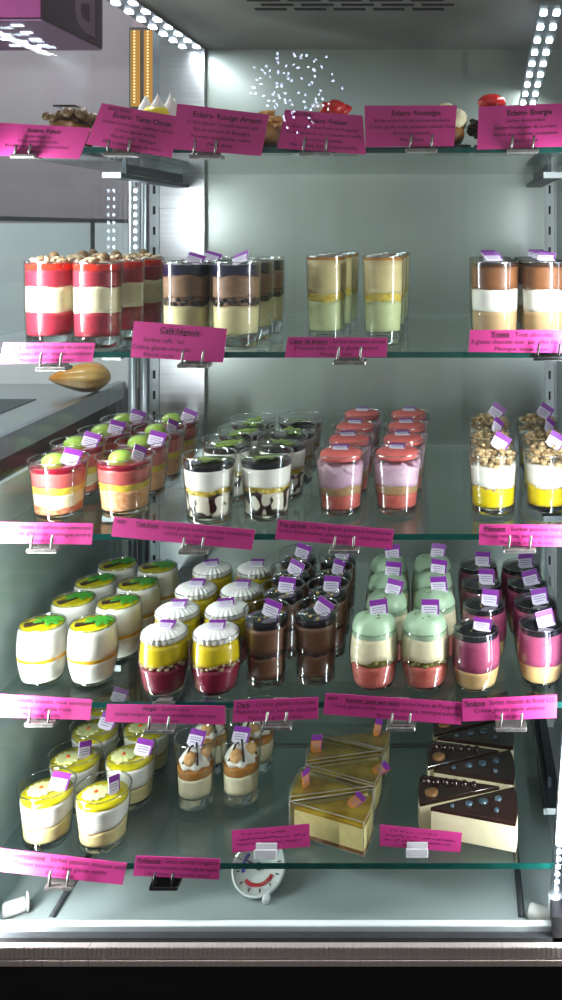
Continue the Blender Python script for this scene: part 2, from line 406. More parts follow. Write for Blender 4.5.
def area(name, loc, rot, sx, sy, power, color=(1, 1, 1)):
    l = bpy.data.lights.new(name, 'AREA'); l.shape = 'RECTANGLE'; l.size = sx; l.size_y = sy; l.energy = power; l.color = color
    o = bpy.data.objects.new(name, l); COL.objects.link(o); o.location = loc; o.rotation_euler = rot; return o
def aim(o, d): o.rotation_euler = Vector(d).to_track_quat('-Z', 'Y').to_euler()
aim(area('left_led_light', (-.474, -.03, -.33), (0, 0, 0), .012, .78, 5.4, (.93, .97, 1)), (1, .42, 0))
aim(area('right_led_light', (.118, -.034, -.33), (0, 0, 0), .014, .78, 2.9, (.93, .97, 1)), (-1, .5, 0))
aim(area('ceiling_led_light', (-.384, .2, ZC - .012), (0, 0, 0), .36, .02, .6, (.93, .97, 1)), (.2, 0, -1))
aim(area('ceiling_led_light', (.10, .2, .20), (0, 0, 0), .36, .02, .5, (.93, .97, 1)), (-.25, 0, -1))
aim(area('card_fill_light', (-.1, -1.6, 1.3), (0, 0, 0), 1.4, .6, 5, (1, .96, .93)), (0, 1.5, -1.3))  # unseen fill lamp added behind the camera to brighten the card fronts
aim(area('far_wall_fill_light', (-1.2, .55, .9), (0, 0, 0), .7, .4, 15, (1, .95, .97)), (0.1, .6, -1))  # unseen lamp added to light the far wall and the counter area

aim(area('counter_fill_light', (-1.25, .30, .30), (0, 0, 0), .6, .06, 7, (.97, .98, 1)), (.25, .5, -.6))  # second unseen lamp, added to lift the counter's splashback and rear panel
W = bpy.data.worlds.new('world'); SC.world = W; W.use_nodes = True
bg = W.node_tree.nodes['Background']; bg.inputs[0].default_value = (.80, .82, .80, 1); bg.inputs[1].default_value = .36

# ------------------------------------------------------------------ beyond the left glass
struct('wall_far', MB().box(-3.0, -.55, 1.40, 1.45, -1.2, 1.6), 'mauve')
w3 = struct('window_3', MB().box(-.842, -.776, 1.392, 1.40, at(0, 110, 1.4).z, at(0, 28, 1.4).z), 'dark')
mb = MB()
for x0, x1 in ((-.838, -.814), (-.804, -.780)):
    mb.box(x0, x1, 1.389, 1.3925, at(0, 107, 1.4).z, at(0, 31, 1.4).z)
link('lit_pane', mb.mesh('lit_pane', 'gold'), w3)
mb = MB()
for x0 in (-.830, -.796):
    for k in range(24): mb.box(x0, x0 + .0045, 1.3868, 1.389, .318 + k * .0078, .3222 + k * .0078)
o = link('bulb_chain', mb.mesh('bulb_chain', 'gold_l'), w3)
struct('trim_11', MB().box(-.772, -.735, 1.36, 1.38, -.2, 1.2), 'steel_d')
sb = thing('sign_box', 'purple hanging sign box with a faint round letter, at upper left', 'sign', (-.727, .65, .362))
link('cabinet', MB().rbox(-.6, 0, 0, .273, .0015, .2, .002).mesh('cabinet', 'purple'), sb)
link('underside', MB().box(-.598, -.002, .002, .271, -.001, .0015).mesh('underside', 'purple_u'), sb)
link('front_panel', MB().box(-.598, -.002, -.002, 0, .004, .198).mesh('front_panel', 'purple_l'), sb)
# letter B on the right side face
def text_mesh(body, bold=False, shear=0., res=2):
    cu = bpy.data.curves.new('txt', 'FONT'); cu.body = body; cu.size = 1; cu.resolution_u = res; cu.shear = shear
    if bold: cu.offset = .018
    ob = bpy.data.objects.new('txt', cu); COL.objects.link(ob)
    bpy.context.view_layer.update()
    me = bpy.data.meshes.new_from_object(ob.evaluated_get(bpy.context.evaluated_depsgraph_get()))
    vs = [tuple(v.co) for v in me.vertices]; fs = [tuple(p.vertices) for p in me.polygons]
    bpy.data.objects.remove(ob); bpy.data.curves.remove(cu); bpy.data.meshes.remove(me)
    return vs, fs
vs, fs = text_mesh('B', True)
mb = MB(); mb.add([(.0012, .27 - v[0] * .19 - .03, .02 + v[1] * .19) for v in vs], fs, 0, False)
link('letter', mb.mesh('letter', 'purple_letter'), sb)
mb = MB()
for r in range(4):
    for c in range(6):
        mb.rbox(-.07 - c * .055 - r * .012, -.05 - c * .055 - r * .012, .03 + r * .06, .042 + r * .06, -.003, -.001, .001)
o = link('led_reflection_dots', mb.mesh('led_reflection_dots', 'led_soft'), sb)  # glowing dots imitate led reflections across the underside
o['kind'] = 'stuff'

ct = thing('steel_counter', 'neighbouring stainless steel counter seen through the left glass', 'counter', (-.715, .1, -1.10))
link('counter_top', MB().rbox(-1.2, 0, 0, .90, .755, .770, .002).mesh('counter_top', 'steel'), ct)
link('rim', MB().rbox(-.010, .004, 0, .90, .740, .776, .001).mesh('rim', 'steel_v'), ct)
link('dark_gap', MB().box(-1.2, -.010, .0, .89, .710, .755).mesh('dark_gap', 'dark'), ct)  # dark-coloured band between rim and body panel
link('body_panel', MB().box(-1.2, .0, 0, .90, 0, .710).mesh('body_panel', 'body'), ct)
link('splashback', MB().box(-1.2, .03, .90, .91, .76, .84).mesh('splashback', 'splash'), ct)
link('rear_panel', MB().box(-1.2, .03, .905, .915, .84, 1.11).mesh('rear_panel', 'white_panel'), ct)
link('recessed_tray', MB().rbox(-.40, -.10, .08, .72, .770, .7712, .0004).mesh('recessed_tray', 'steel_d'), ct)
gd = thing('glass_screen', 'thin framed glass screen above the neighbouring steel counter', 'glass screen', (-.70, .1, -.324))
link('pane', MB().box(-.002, .002, .005, .70, .16, .335).mesh('pane', 'pane'), gd)
link('top_rail', MB().box(-.003, .003, 0, .90, .335, .342).mesh('top_rail', 'steel_d'), gd)
link('end_post', MB().box(-.003, .003, .70, .706, .16, .335).mesh('end_post', 'steel_d'), gd)

# ridged pod on the counter
mb = MB(); vs = []; n = 40; rings = 24
for k in range(rings + 1):
    t = k / rings; x = (t - .5) * .115
    r = .0375 * min(1, (t + .012) * 1.22) ** .62 * max(.03, 1 - max(0, t - .42) ** 2 / .337) ** .5
    for i in range(n):
        a = 2 * PI * i / n; q = r * (1 + .045 * math.cos(10 * a))
        vs.append((x, q * math.cos(a), q * math.sin(a) * .95))
mb.add(vs, [(k * n + i, k * n + (i + 1) % n, (k + 1) * n + (i + 1) % n, (k + 1) * n + i) for k in range(rings) for i in range(n)] + [tuple(range(n)), tuple(rings * n + i for i in range(n))])
pod = link('cocoa_pod', mb.mesh('cocoa_pod', 'pod'), None, (-.752, .87, -.330 + .0345))
pod.rotation_euler = (0, 0, .15)
tag(pod, 'yellow-orange ridged pod-shaped fruit lying on the neighbouring steel counter', 'fruit')

# things of the shop behind the viewer, reflected in the front pane
rs = thing('round_sign', 'round pale shop sign faintly mirrored in the front glass', 'sign', (.013, -1.6, .483))
link('sign_face', MB().lathe([(.0001, 0), (.079, 0)], 48, mat=Matrix.Rotation(-PI / 2, 4, 'X')).mesh('sign_face', 'roundsign'), rs)
link('sign_rim', MB().tube([(.0785 * math.cos(a * PI / 24), -.003, .0785 * math.sin(a * PI / 24)) for a in range(49)], .002).mesh('sign_rim', 'dark'), rs)
link('stand', MB().tube([(0, .012, -1.583), (0, .012, -.02)], .008).lathe([(.14, -1.583), (.14, -1.570), (.02, -1.560), (.0001, -1.560)], 32).mesh('stand', 'dark'), rs)
sl = thing('spray_lamp', 'burst of tiny bluish led points mirrored in the front glass', 'lamp', (-.508, -2.0, .43))
mb = MB(); st = MB(); rnd = random.Random(3)
for k in range(95):
    th = rnd.uniform(0, 2 * PI); ph = math.acos(rnd.uniform(-1, 1)); R = .145 * rnd.uniform(.25, 1) ** .7
    p = (R * math.sin(ph) * math.cos(th), R * math.sin(ph) * math.sin(th), R * math.cos(ph))
    mb.ball(p, .0042, n=6); st.tube([(0, 0, 0), p], .0005, n=3)
o = link('light_points', mb.mesh('light_points', 'ledbeam'), sl); o['kind'] = 'stuff'
o = link('stems', st.mesh('stems', 'dark'), sl); o['kind'] = 'stuff'
link('stand', MB().tube([(0, 0, -1.53), (0, 0, 0)], .006).lathe([(.12, -1.53), (.12, -1.518), (.02, -1.51), (.0001, -1.51)], 32).mesh('stand', 'dark'), sl)

# ------------------------------------------------------------------ tray knobs and thermometer
for (px, py, lab, rz) in ((16, 914, 'white plastic knob on the left front of the tray floor', .5), (541, 921, 'white plastic knob on the right front of the tray floor', -.4)):
    p = on_level(px, py, ZT)
    k = thing('tray_knob', lab, 'knob', p)
    k.rotation_euler = (0, 0, rz)
    link('barrel', MB().lathe([(.0001, -.013), (.006, -.013), (.0075, -.011), (.0075, .008), (.006, .010), (.0001, .010)], 20, mat=Matrix.Translation((0, 0, .0076)) @ Matrix.Rotation(PI / 2, 4, 'Y')).mesh('barrel', 'knob'), k)
    link('flange', MB().lathe([(.0001, .010), (.0095, .010), (.0095, .012), (.007, .013), (.0001, .013)], 20, mat=Matrix.Translation((0, 0, .0095)) @ Matrix.Rotation(PI / 2, 4, 'Y')).mesh('flange', 'knob'), k)

tp = on_level(257, 893, ZT)
th = thing('dial_thermometer', 'round white dial thermometer with blue and red arcs on the tray floor', 'thermometer', tp)
TM = Matrix.Translation((0, .010, .0215)) @ Matrix.Rotation(math.radians(42), 4, 'X')
link('case', MB().lathe([(.0001, -.006), (.026, -.006), (.029, -.003), (.0295, .003), (.0285, .0055), (.0270, .0045), (.0265, .002), (.0001, .002)], 48, mat=TM).mesh('case', 'dialw'), th)
def arc(r0, r1, a0, a1, z, n=16):
    m_ = MB(); vs = []
    for i in range(n + 1):
        a = math.radians(a0 + (a1 - a0) * i / n)
        vs += [TM @ Vector((r * math.cos(a), r * math.sin(a), z)) for r in (r0, r1)]
    m_.add(vs, [(2 * i, 2 * i + 1, 2 * i + 3, 2 * i + 2) for i in range(n)], 0, False); return m_
link('red_arc', arc(.0155, .0195, 225, 335, .0026).mesh('red_arc', 'red'), th)
link('blue_arc', arc(.0150, .0185, 135, 200, .0026).mesh('blue_arc', 'blue'), th)
mb = MB()
for k in range(12):
    a = math.radians(30 * k + 12); R = .0225
    m4 = TM @ Matrix.Translation((R * math.cos(a), R * math.sin(a), .0022)) @ Matrix.Rotation(a, 4, 'Z')
    mb.box(-.0016, .0016, -.0006, .0006, 0, .0005, 0, m4)
link('scale_marks', mb.mesh('scale_marks', 'ink'), th)
link('hub', MB().lathe([(.0036, .002), (.0036, .0045), (.002, .0055), (.0001, .0055)], 18, mat=TM).mesh('hub', 'steel_d'), th)
mb = MB(); mb.box(-.0008, .0008, 0, .017, .003, .0036, 0, TM @ Matrix.Rotation(math.radians(70), 4, 'Z')); link('needle', mb.mesh('needle', 'ink'), th)
link('cover', MB().lathe([(.0001, .0068), (.020, .0066), (.0272, .005)], 36, mat=TM).mesh('cover', 'plastic'), th)
link('peg', MB().lathe([(.0001, -.0035), (.0042, -.0035), (.0042, .0045), (.0001, .0045)], 14, mat=Matrix.Translation((.013, -.013, .0042)) @ Matrix.Rotation(PI / 2, 4, 'X')).mesh('peg', 'dialw'), th)

# ------------------------------------------------------------------ verrine construction kit
def interp(pts, z):
    if z <= pts[0][1]: return pts[0][0]
    for (r0, z0), (r1, z1) in zip(pts, pts[1:]):
        if z <= z1: return r0 + (r1 - r0) * (z - z0) / (z1 - z0)
    return pts[-1][0]
def smoothprof(pts, n=14):
    """Catmull-Rom resample of an (r, z) profile"""
    if len(pts) < 3: return pts
    out = []; P = [pts[0]] + pts + [pts[-1]]
    for i in range(1, len(P) - 2):
        p0, p1, p2, p3 = P[i - 1:i + 3]
        for k in range(n // 3 + 1):
            t = k / (n // 3 + 1)
            out.append(tuple(.5 * (2 * b + (c - a) * t + (2 * a - 5 * b + 4 * c - d) * t * t + (3 * b - a - 3 * c + d) * t ** 3) for a, b, c, d in zip(p0, p1, p2, p3)))
    out.append(pts[-1]); return out

class Kit:
    def __init__(s, prof, base):
        s.prof = smoothprof(prof); s.H = s.prof[-1][1]; s.base = base; s.parts = []
        H = s.H; rt = s.prof[-1][0]; rb = s.prof[0][0]
        m = MB()
        m.lathe([(rb * .90, 0)] + [(rb * .97, .0006)] + [(r, z) for r, z in s.prof if z > .0012], 40)
        # rounded rim
        m.lathe([(rt, H), (rt + .0004, H + .0005), (rt - .0003, H + .0011), (rt - .0013, H + .0007), (rt - .0014, H - .0004)], 40, 1)
        # thick bottom: underside and inner bottom
        ri = s.r(base) - .0012
        s.glass = m.mesh('glass', ['glass', 'glass_rim'])
        q = MB(); hi = base - .0003
        q.lathe([(.0001, .0014), (rb * .60, .0011), (rb * .84, .0003), (rb * .92, .0003), (s.r(.0014) - .0004, .0016), (s.r(hi * .6) - .0004, hi * .6), (s.r(hi) - .0005, hi - .0006), (s.r(hi) - .0012, hi), (.0001, hi)], 40)
        s.plug = q.mesh('glass_base', 'glass_base')
    def r(s, z): return interp(s.prof, z)
    def layer(s, name, z0, z1, mat, w0=0., w1=0., k=3, ph=0., gap=.0014, parent=None, dome=0., clip=None):
        n = 40; m = MB(); vs = []
        f0 = lambda a: z0 + w0 * (math.sin(k * a + ph) + .5 * math.sin((2 * k + 1) * a + 1.7 * ph)); f1 = lambda a: z1 + w1 * (math.sin(k * a + ph + .9) + .5 * math.sin((2 * k + 1) * a + ph * 2.1))
        if w0: f0 = lambda a: z0 + w0 * (math.sin(k * a + ph + .9) + .5 * math.sin((2 * k + 1) * a + ph * 2.1))
        R = 5
        for j in range(R + 1):
            for i in range(n):
                a = 2 * PI * i / n; z = f0(a) + (f1(a) - f0(a)) * j / R; rr = s.r(z) - gap
                vs.append((rr * math.cos(a), rr * math.sin(a), z))
        fs = [(j * n + i, j * n + (i + 1) % n, (j + 1) * n + (i + 1) % n, (j + 1) * n + i) for j in range(R) for i in range(n)]
        # top as two inner rings + centre
        for q, dz in ((.66, .6), (.33, .9)):
            for i in range(n):
                a = 2 * PI * i / n; rr = (s.r(z1) - gap) * q
                vs.append((rr * math.cos(a), rr * math.sin(a), f1(a) * q + z1 * (1 - q) + dome * dz))
        vs.append((0, 0, z1 + dome)); c = len(vs) - 1
        b = R * n
        for j in range(2):
            fs += [(b + j * n + i, b + j * n + (i + 1) % n, b + (j + 1) * n + (i + 1) % n, b + (j + 1) * n + i) for i in range(n)]
        fs += [(b + 2 * n + i, b + 2 * n + (i + 1) % n, c) for i in range(n)]
        fs.append(tuple(range(n - 1, -1, -1)))
        m.add(vs, fs)
        s.parts.append((name, m.mesh(name, mat), parent)); return s
    def part(s, name, mb, mats, parent=None):
        s.parts.append((name, mb.mesh(name, mats), parent)); return s

def chunks(n, R, z0, z1, r0, r1, seed, hole=0.):
    rnd = random.Random(seed); m = MB()
    for k in range(n):
        a = rnd.uniform(0, 2 * PI); rr = R * math.sqrt(rnd.uniform(hole * hole, 1))
        z = z0 + (z1 - z0) * rnd.random() * (1 - .55 * (rr / R) ** 2)
        m.ball((rr * math.cos(a), rr * math.sin(a), z), rnd.uniform(r0, r1), n=8, sq=(rnd.uniform(.7, 1.3), rnd.uniform(.7, 1.2), rnd.uniform(.5, .9)), lump=.16, seed=seed * 100 + k)
    return m
def band_chunks(kit, n, z0, z1, r0, r1, seed):
    """pieces pressed against the inside of the glass"""
    rnd = random.Random(seed); m = MB()
    for k in range(n):
        a = 2 * PI * (k + rnd.uniform(-.3, .3)) / n; z = rnd.uniform(z0, z1); q = rnd.uniform(r0, r1); rr = kit.r(z) - .0006 - q * 1.12
        m.ball((rr * math.cos(a), rr * math.sin(a), z), q, n=8, sq=(1.1, 1.1, .7), lump=.18, seed=seed * 77 + k)
    return m

def tag_mesh(w=.0175, h=.0165, colour='tagp', inner='tagw'):
    m = MB(); t = .0005
    # a slightly cut label: cropped lower corner, coloured band along the top and right
    poly = [(-w / 2, 0.12 * h), (-w / 2 + .2 * w, 0), (w / 2, 0), (w / 2, h), (-w / 2, h)]
    m.add([(x, -t, z) for x, z in poly] + [(x, 0, z) for x, z in poly], [(0, 1, 2, 3, 4), (9, 8, 7, 6, 5)] + [(i, 5 + i, 5 + (i + 1) % 5, (i + 1) % 5) for i in range(5)], 0, False)
    for (x0, x1, z0, z1, mi) in ((-w / 2, w / 2, .66 * h, h, 1), (.40 * w, w / 2, .12 * h, .67 * h, 1), (-.38 * w, .28 * w, .50 * h, .555 * h, 2), (-.38 * w, .34 * w, .37 * h, .425 * h, 2), (-.30 * w, .22 * w, .22 * h, .27 * h, 2)):
        for yy in (-t - .0002, .0002):
            m.add([(x0, yy, z0), (x1, yy, z0), (x1, yy, z1), (x0, yy, z1)], [(0, 1, 2, 3)], mi, False)
    return m.mesh('tag', [inner, colour, 'tagt'])
TAG = tag_mesh(.0190, .0178); TAG_S = tag_mesh(.0175, .0145); TAG_O = tag_mesh(.013, .019, 'tagp', 'tago')

def stamp(kit, loc, label, group, rot=0., tagspec=None, cat='dessert', name='dessert_glass', skip=()):
    t = thing(name, label, cat, loc, group)
    made = {}
    if kit.glass is not None:
        g = link('glass', kit.glass, t)
        link('glass_base', kit.plug, g)
    for (pn, me, par) in kit.parts:
        if pn in skip: continue
        o = link(pn, me, made.get(par, t)); 
        if par is None: o.rotation_euler = (0, 0, rot)
        made[pn] = o
    if tagspec:
        me, x, y, z, yaw, lean, roll = tagspec
        o = link('tag', me, t, (x, y, z))
        o.rotation_euler = (Matrix.Rotation(yaw, 3, 'Z') @ Matrix.Rotation(lean, 3, 'X') @ Matrix.Rotation(roll, 3, 'Y')).to_euler()
    return t

# --- kits -----------------------------------------------------------------
def scallop(R, n, amp): return lambda r, z, a: (r * (1 + amp * math.cos(n * a) * min(1, r / R)), z)

# second shelf : tall straight glasses
PA = [(.0235, 0), (.0248, .02), (.0258, .05), (.0265, .091)]
KF = Kit(PA, .013)
KF.layer('raspberry_sorbet', .0135, .038, 'rasp', 0, .0006).layer('vanilla_cream', .038, .0655, 'cream', .0006, .0008).layer('raspberry_top', .0655, .083, 'rasp', .0008, 0).layer('red_jelly', .083, .0895, 'redjelly')
KF.part('nut_topping', chunks(34, .021, .090, .096, .0022, .0042, 5), 'nut').part('praline_ball', MB().ball((.006, -.004, .096), .0062, n=14, lump=.05), 'ball')
KC = Kit(PA, .015)
KC.layer('vanilla_cream', .0155, .0445, 'pastel', 0, .0008).layer('crumb_layer', .0445, .0545, 'mocha', .0008, .001, gap=.0040).layer('mocha_mousse', .0545, .077, 'mocha', .001, .0012)
KC.part('crumb_band', band_chunks(KC, 30, .046, .054, .0026, .0050, 8), 'crumb')
KC.layer('navy_glaze', .077, .0885, 'navy', .0012, 0)
PP = [(.0195, 0), (.0205, .02), (.0218, .05), (.0228, .096)]
KP = Kit(PP, .014)
KP.layer('apple_sorbet', .0145, .047, 'palegreen', 0, .0012, k=2).layer('apple_cream', .0555, .0925, 'applecream', .0012, 0, k=2).layer('golden_apple', .047, .0555, 'applegold', .0012, .0012, k=2).layer('caramel_top', .0925, .0955, 'caramel')
KT = Kit(PA, .013)
KT.layer('coffee_cream', .0135, .0395, 'latte', 0, .0004).layer('white_cream', .0395, .0625, 'white', .0004, .0006).layer('chocolate_mousse', .0625, .0865, 'choco', .0006, 0).layer('dark_glaze', .0865, .0915, 'darktop')

# middle shelf : tumblers
PO = [(.0250, 0), (.0262, .015), (.0292, .045), (.0318, .0635)]
def orange_kit(low, white):
    K = Kit(PO, .0075)
    if white: K.layer('coral_granita', .0080, .0155, 'granita', 0, .0022, ph=1).layer('white_cream', .0155, .0290, 'cream', .0022, .001, ph=1)
    else: K.layer('peach_granita', .0080, .0300, 'peach', 0, .001)
    K.layer('yellow_curd', .0295, .0370, 'yellowc', .001, .0006).layer('salmon_sorbet', .0370, .0525, 'salmon', .0006, .0005).layer('red_jelly', .0525, .0570, 'deepred', .0005, 0)
    K.part('green_dome', MB().lathe([(.0132, .057), (.0134, .0595), (.0122, .0635), (.009, .0665), (.005, .068), (.0001, .0685)], 28, off=(-.006, .002, 0)), 'greenball')
    return K
KO1, KO2 = orange_kit('granita', True), orange_kit('peach', False)
PB = [(.0235, 0), (.0245, .015), (.0268, .04), (.0292, .0705)]
KB = Kit(PB, .0075)
KB.layer('meringue_in_chocolate', .0080, .0310, 'blob', 0, .0012).layer('apple_layer', .0310, .0375, 'applegold', .0012, .0012, gap=.004).layer('white_cream', .0375, .0575, 'white', .0012, 0)
rnd = random.Random(4); mb = MB()
for k in range(9):
    a = 2 * PI * (k + rnd.uniform(-.2, .2)) / 9; z = rnd.uniform(.0325, .036); q = rnd.uniform(.0038, .0058); rr = KB.r(z) - .0006 - q * 1.22
    mb.ball((rr * math.cos(a), rr * math.sin(a), z), q, n=8, sq=(1.2, 1.2, .75), lump=.15, seed=k)
KB.part('apple_pieces', mb, 'applegold').layer('dark_glaze', .0575, .0620, 'glaze')
def leaf_mesh():
    m = MB(); pts = []
    for i in range(48):
        a = 2 * PI * i / 48; r = .0125 * (1 + .38 * math.cos(5 * a) * abs(math.sin(2.5 * a)) + .12 * math.sin(11 * a))
        pts.append((1.35 * r * math.cos(a), .85 * r * math.sin(a)))
    m.add([(x, y, .0005 + .10 * x + .0012 * math.sin(240 * y)) for x, y in pts] + [(0, 0, .0018)], [(i, (i + 1) % 48, 48) for i in range(48)], 0, True)
    m.add([(x, y, .0015 + .10 * x + .0012 * math.sin(240 * y)) for x, y in pts] + [(0, 0, .0030)], [(i, (i + 1) % 48, 48) for i in range(48)], 0, True)
    m.v = [(x, y, z + .0635) for x, y, z in m.v]
    return m
KB.part('green_leaf', leaf_mesh(), 'leaf')
PR = [(.0220, 0), (.0230, .012), (.0258, .04), (.0288, .066)]
KR = Kit(PR, .007)
KR.layer('coral_sorbet', .0075, .0225, 'coral', 0, .0005).layer('tan_cream', .0225, .0315, 'tan', .0005, .0014, k=2).layer('lilac_cream', .0315, .0540, 'lilac', .0014, .0018, k=2)
mb = MB()
for k in range(7):
    a = 2 * PI * k / 7 + .3; p = []
    for j in range(9):
        t = j / 8; rr = KR.r(.034 + .02 * t) - .0042 - .001 * math.sin(6 * t)
        p.append((rr * math.cos(a + .34 * math.sin(5 * t + k)), rr * math.sin(a + .34 * math.sin(5 * t + k)), .036 + .021 * t))
    mb.tube(p, [.0016 + .0022 * math.sin(PI * (.15 + .7 * j / 8)) for j in range(9)], n=8)
KR.part('cream_swirl', mb, 'lilac', 'lilac_cream')
KR.part('macaron_lid', MB().lathe([(.0001, .0580), (.017, .0582), (.0218, .0596), (.0238, .0625), (.0232, .0655), (.0205, .0678), (.014, .0692), (.0001, .0698)], 40, mod=lambda r, z, a: (r * (1 + .012 * math.cos(9 * a)), z)), 'macaron')
PM = [(.0245, 0), (.0250, .015), (.0262, .04), (.0282, .0645)]
KM = Kit(PM, .008)
KM.layer('yellow_sorbet', .0085, .0285, 'yellow', 0, .0016, k=2).layer('white_cream', .0300, .0525, 'white', .0018, 0, k=2)
KM.part('nut_band', band_chunks(KM, 30, .0272, .0315, .0016, .0034, 12), 'oat').part('bottom_nuts', band_chunks(KM, 16, .0086, .0102, .0012, .0022, 31), 'oat')
KM.part('granola_heap', chunks(120, .0235, .0535, .0750, .0020, .0044, 21), 'oat')

# second lowest shelf : barrel jars
PJ = [(.0190, 0), (.0222, .006), (.0258, .024), (.0266, .036), (.0256, .050), (.0240, .0605)]
KW = Kit(PJ, .0042)
KW.layer('white_mousse', .0046, .0270, 'white', 0, .0003, gap=.0007).layer('amber_band', .0270, .0305, 'amber', .0003, .0003, gap=.0006).layer('white_cream', .0305, .0594, 'white', .0003, 0, gap=.0007).layer('yellow_jelly', .0590, .0602, 'yjelly', gap=.0014)
def palm():
    tr, lf = MB(), MB()
    P = [(-.014, -.008), (-.008, -.0045), (-.002, -.0005), (.003, .003)]
    for k, (w0, w1) in enumerate(((.0030, .0024), (.0024, .002), (.002, .0016))):
        a, b = Vector(P[k]), Vector(P[k + 1]); n_ = Vector((-(b - a).y, (b - a).x)).normalized()
        tr.prism([tuple(a - n_ * w0), tuple(b - n_ * w1), tuple(b + n_ * w1), tuple(a + n_ * w0)], .0606, .0624)
    c = Vector((.004, .0035))
    for k, (ang, L) in enumerate(((20, .015), (70, .012), (115, .013), (160, .014), (200, .012), (-25, .014), (-65, .011), (45, .013))):
        a = math.radians(ang); pts = []
        for side in (1, -1):
            rng = range(7) if side == 1 else range(6, -1, -1)
            for j in rng:
                t = j / 6; w = .0028 * math.sin(PI * min(1, t * .85 + .12)) * (1 + (.35 if j % 2 else -.2))
                d = Vector((math.cos(a), math.sin(a))) * (L * t); d += Vector((0, -.0035 * t * t)); nrm = Vector((-math.sin(a), math.cos(a)))
                q = c + d + side * w * nrm; pts.append((q.x, q.y))
        zz = .0618 + .00018 * k
        lf.add([(x, y, zz) for x, y in pts] + [(x, y, zz + .0007) for x, y in pts],
               [tuple(range(14)), tuple(range(27, 13, -1))] + [(i, (i + 1) % 14, 14 + (i + 1) % 14, 14 + i) for i in range(14)], 0, False)
    return tr, lf
tr, lf = palm()
for q in (tr, lf): q.v = [(x * 1.18 + .001, y * 1.18, z) for x, y, z in q.v]
KW.part('palm_trunk', tr, 'trunk').part('palm_leaves', lf, 'palm')
KV = Kit(PJ, .0042)
KV.layer('cassis_sorbet', .005, .0285, 'cassis', 0, .0007).layer('mango_sorbet', .0345, .0535, 'yellow', .0012, 0).layer('crumble_base', .0285, .0345, 'cassis', .0007, .0012, gap=.004)
KV.part('nut_band', band_chunks(KV, 34, .0295, .0340, .0018, .0034, 15), 'nut')
KV.part('meringue_lid', MB().lathe([(.0001, .0535), (.017, .0535), (.0218, .0548), (.0234, .0580), (.0226, .0612), (.0192, .0642), (.014, .0660), (.006, .0670), (.0001, .0672)], 96, mod=scallop(.02, 24, .055)), 'meringue')
PD = [(.0205, 0), (.0210, .015), (.0225, .045), (.0246, .0785)]
KD = Kit(PD, .0105)
KD.layer('chocolate_mousse', .011, .0325, 'dkmousse', 0, .0008).layer('crumb_layer', .0325, .0370, 'crumb', .0008, .0012, gap=.0016).layer('upper_mousse', .0370, .0630, 'dkmousse', .0012, 0).layer('black_glaze', .0630, .0690, 'glaze')
KD.part('crumb_band', band_chunks(KD, 22, .033, .0375, .0014, .0030, 41), 'crumb').part('gold_bits', chunks(5, .012, .0690, .0700, .0011, .0018, 17), 'goldbits')
KG = Kit(PJ, .0042)
KG.layer('coral_sorbet', .005, .0270, 'coral', 0, .0006).layer('cream', .0315, .0560, 'cream', .0042, .0005, k=2, ph=2).layer('crumb_layer', .0270, .0330, 'pist', .0006, .0006, gap=.0045)
KG.part('pistachio_bits', band_chunks(KG, 22, .0280, .0330, .0024, .0042, 51), 'pist')
KG.part('mint_dome', MB().lathe([(.0236, .0560), (.0238, .0600), (.0228, .0660), (.0205, .0710), (.0165, .0740), (.009, .0760), (.0001, .0764)], 40, mod=lambda r, z, a: (r * (1 + .010 * math.sin(3 * a + 200 * z)), z + .0006 * math.sin(4 * a))), 'mint')
KG.part('pistachio_crumbs', chunks(14, .013, .0745, .0760, .0009, .0016, 61), 'pist')
KN = Kit(PJ, .0042)
KN.layer('beige_cream', .005, .0235, 'beige', 0, .0005, gap=.0008).layer('mauve_sorbet', .0235, .0550, 'mauve_s', .0005, 0, gap=.0008).layer('black_glaze', .0550, .0585, 'glaze', gap=.0008)
KN.part('gold_bits', chunks(3, .008, .0586, .0592, .0008, .0013, 19), 'goldbits')

# lowest shelf
PS = [(.0240, 0), (.0250, .012), (.0272, .035), (.0295, .0575)]
KS = Kit(PS, .0075)
KS.layer('custard', .0080, .0245, 'custard', 0, .0026, k=2, ph=.6).layer('crust_line', .0245, .0258, 'crust', .0026, .0026, k=2, ph=.6).layer('white_cream', .0258, .0465, 'white', .0026, 0, k=2, ph=.6).layer('yellow_jelly', .0465, .0495, 'yjelly', gap=.0022)
KS.part('flower', MB().lathe([(.0001, .0495), (.0125, .0495), (.0135, .0508), (.0120, .0518), (.004, .0520), (.0001, .0518)], 60, mod=scallop(.012, 12, .10), off=(-.008, .001, 0)), 'flower')
KS.part('orange_dot', MB().ball((-.008, .001, .0524), .0024, n=10, sq=(1, 1, .6)), 'dot', 'flower')
PQ = [(.0200, 0), (.0205, .015), (.0220, .045), (.0242, .0745)]
KQ = Kit(PQ, .013)
KQ.layer('vanilla_cream', .0135, .0345, 'cream', 0, .0004).layer('caramel', .0345, .0430, 'caramel', .0004, .0012, k=1)
KQ.part('whipped_cream', MB().lathe([(.0001, .043), (.0165, .0435), (.0175, .0475), (.015, .052), (.0125, .0555), (.009, .0605), (.0035, .0655), (.0001, .0665)], 48, mod=lambda r, z, a: (r * (1 + .13 * math.cos(7 * a + 160 * z)), z)), 'white')
mb = MB(); mb.ball((.009, -.007, .0545), .0078, n=14, lump=.06, seed=3).ball((.004, .009, .057), .0078, n=14, lump=.06, seed=5).ball((-.011, -.001, .052), .0068, n=14, lump=.06, seed=8)
KQ.part('chou_puffs', mb, 'chou')
mb = MB()
for k in range(5):
    a = k * 1.3; mb.tube([(.0175 * math.cos(a) * t + .003 * (1 - t), .0175 * math.sin(a) * t, .0675 - .018 * t * t + .0015 * math.sin(9 * t + k)) for t in [j / 7 for j in range(8)]], .0012, n=6)
KQ.part('chocolate_drizzle', mb, 'drizzle')

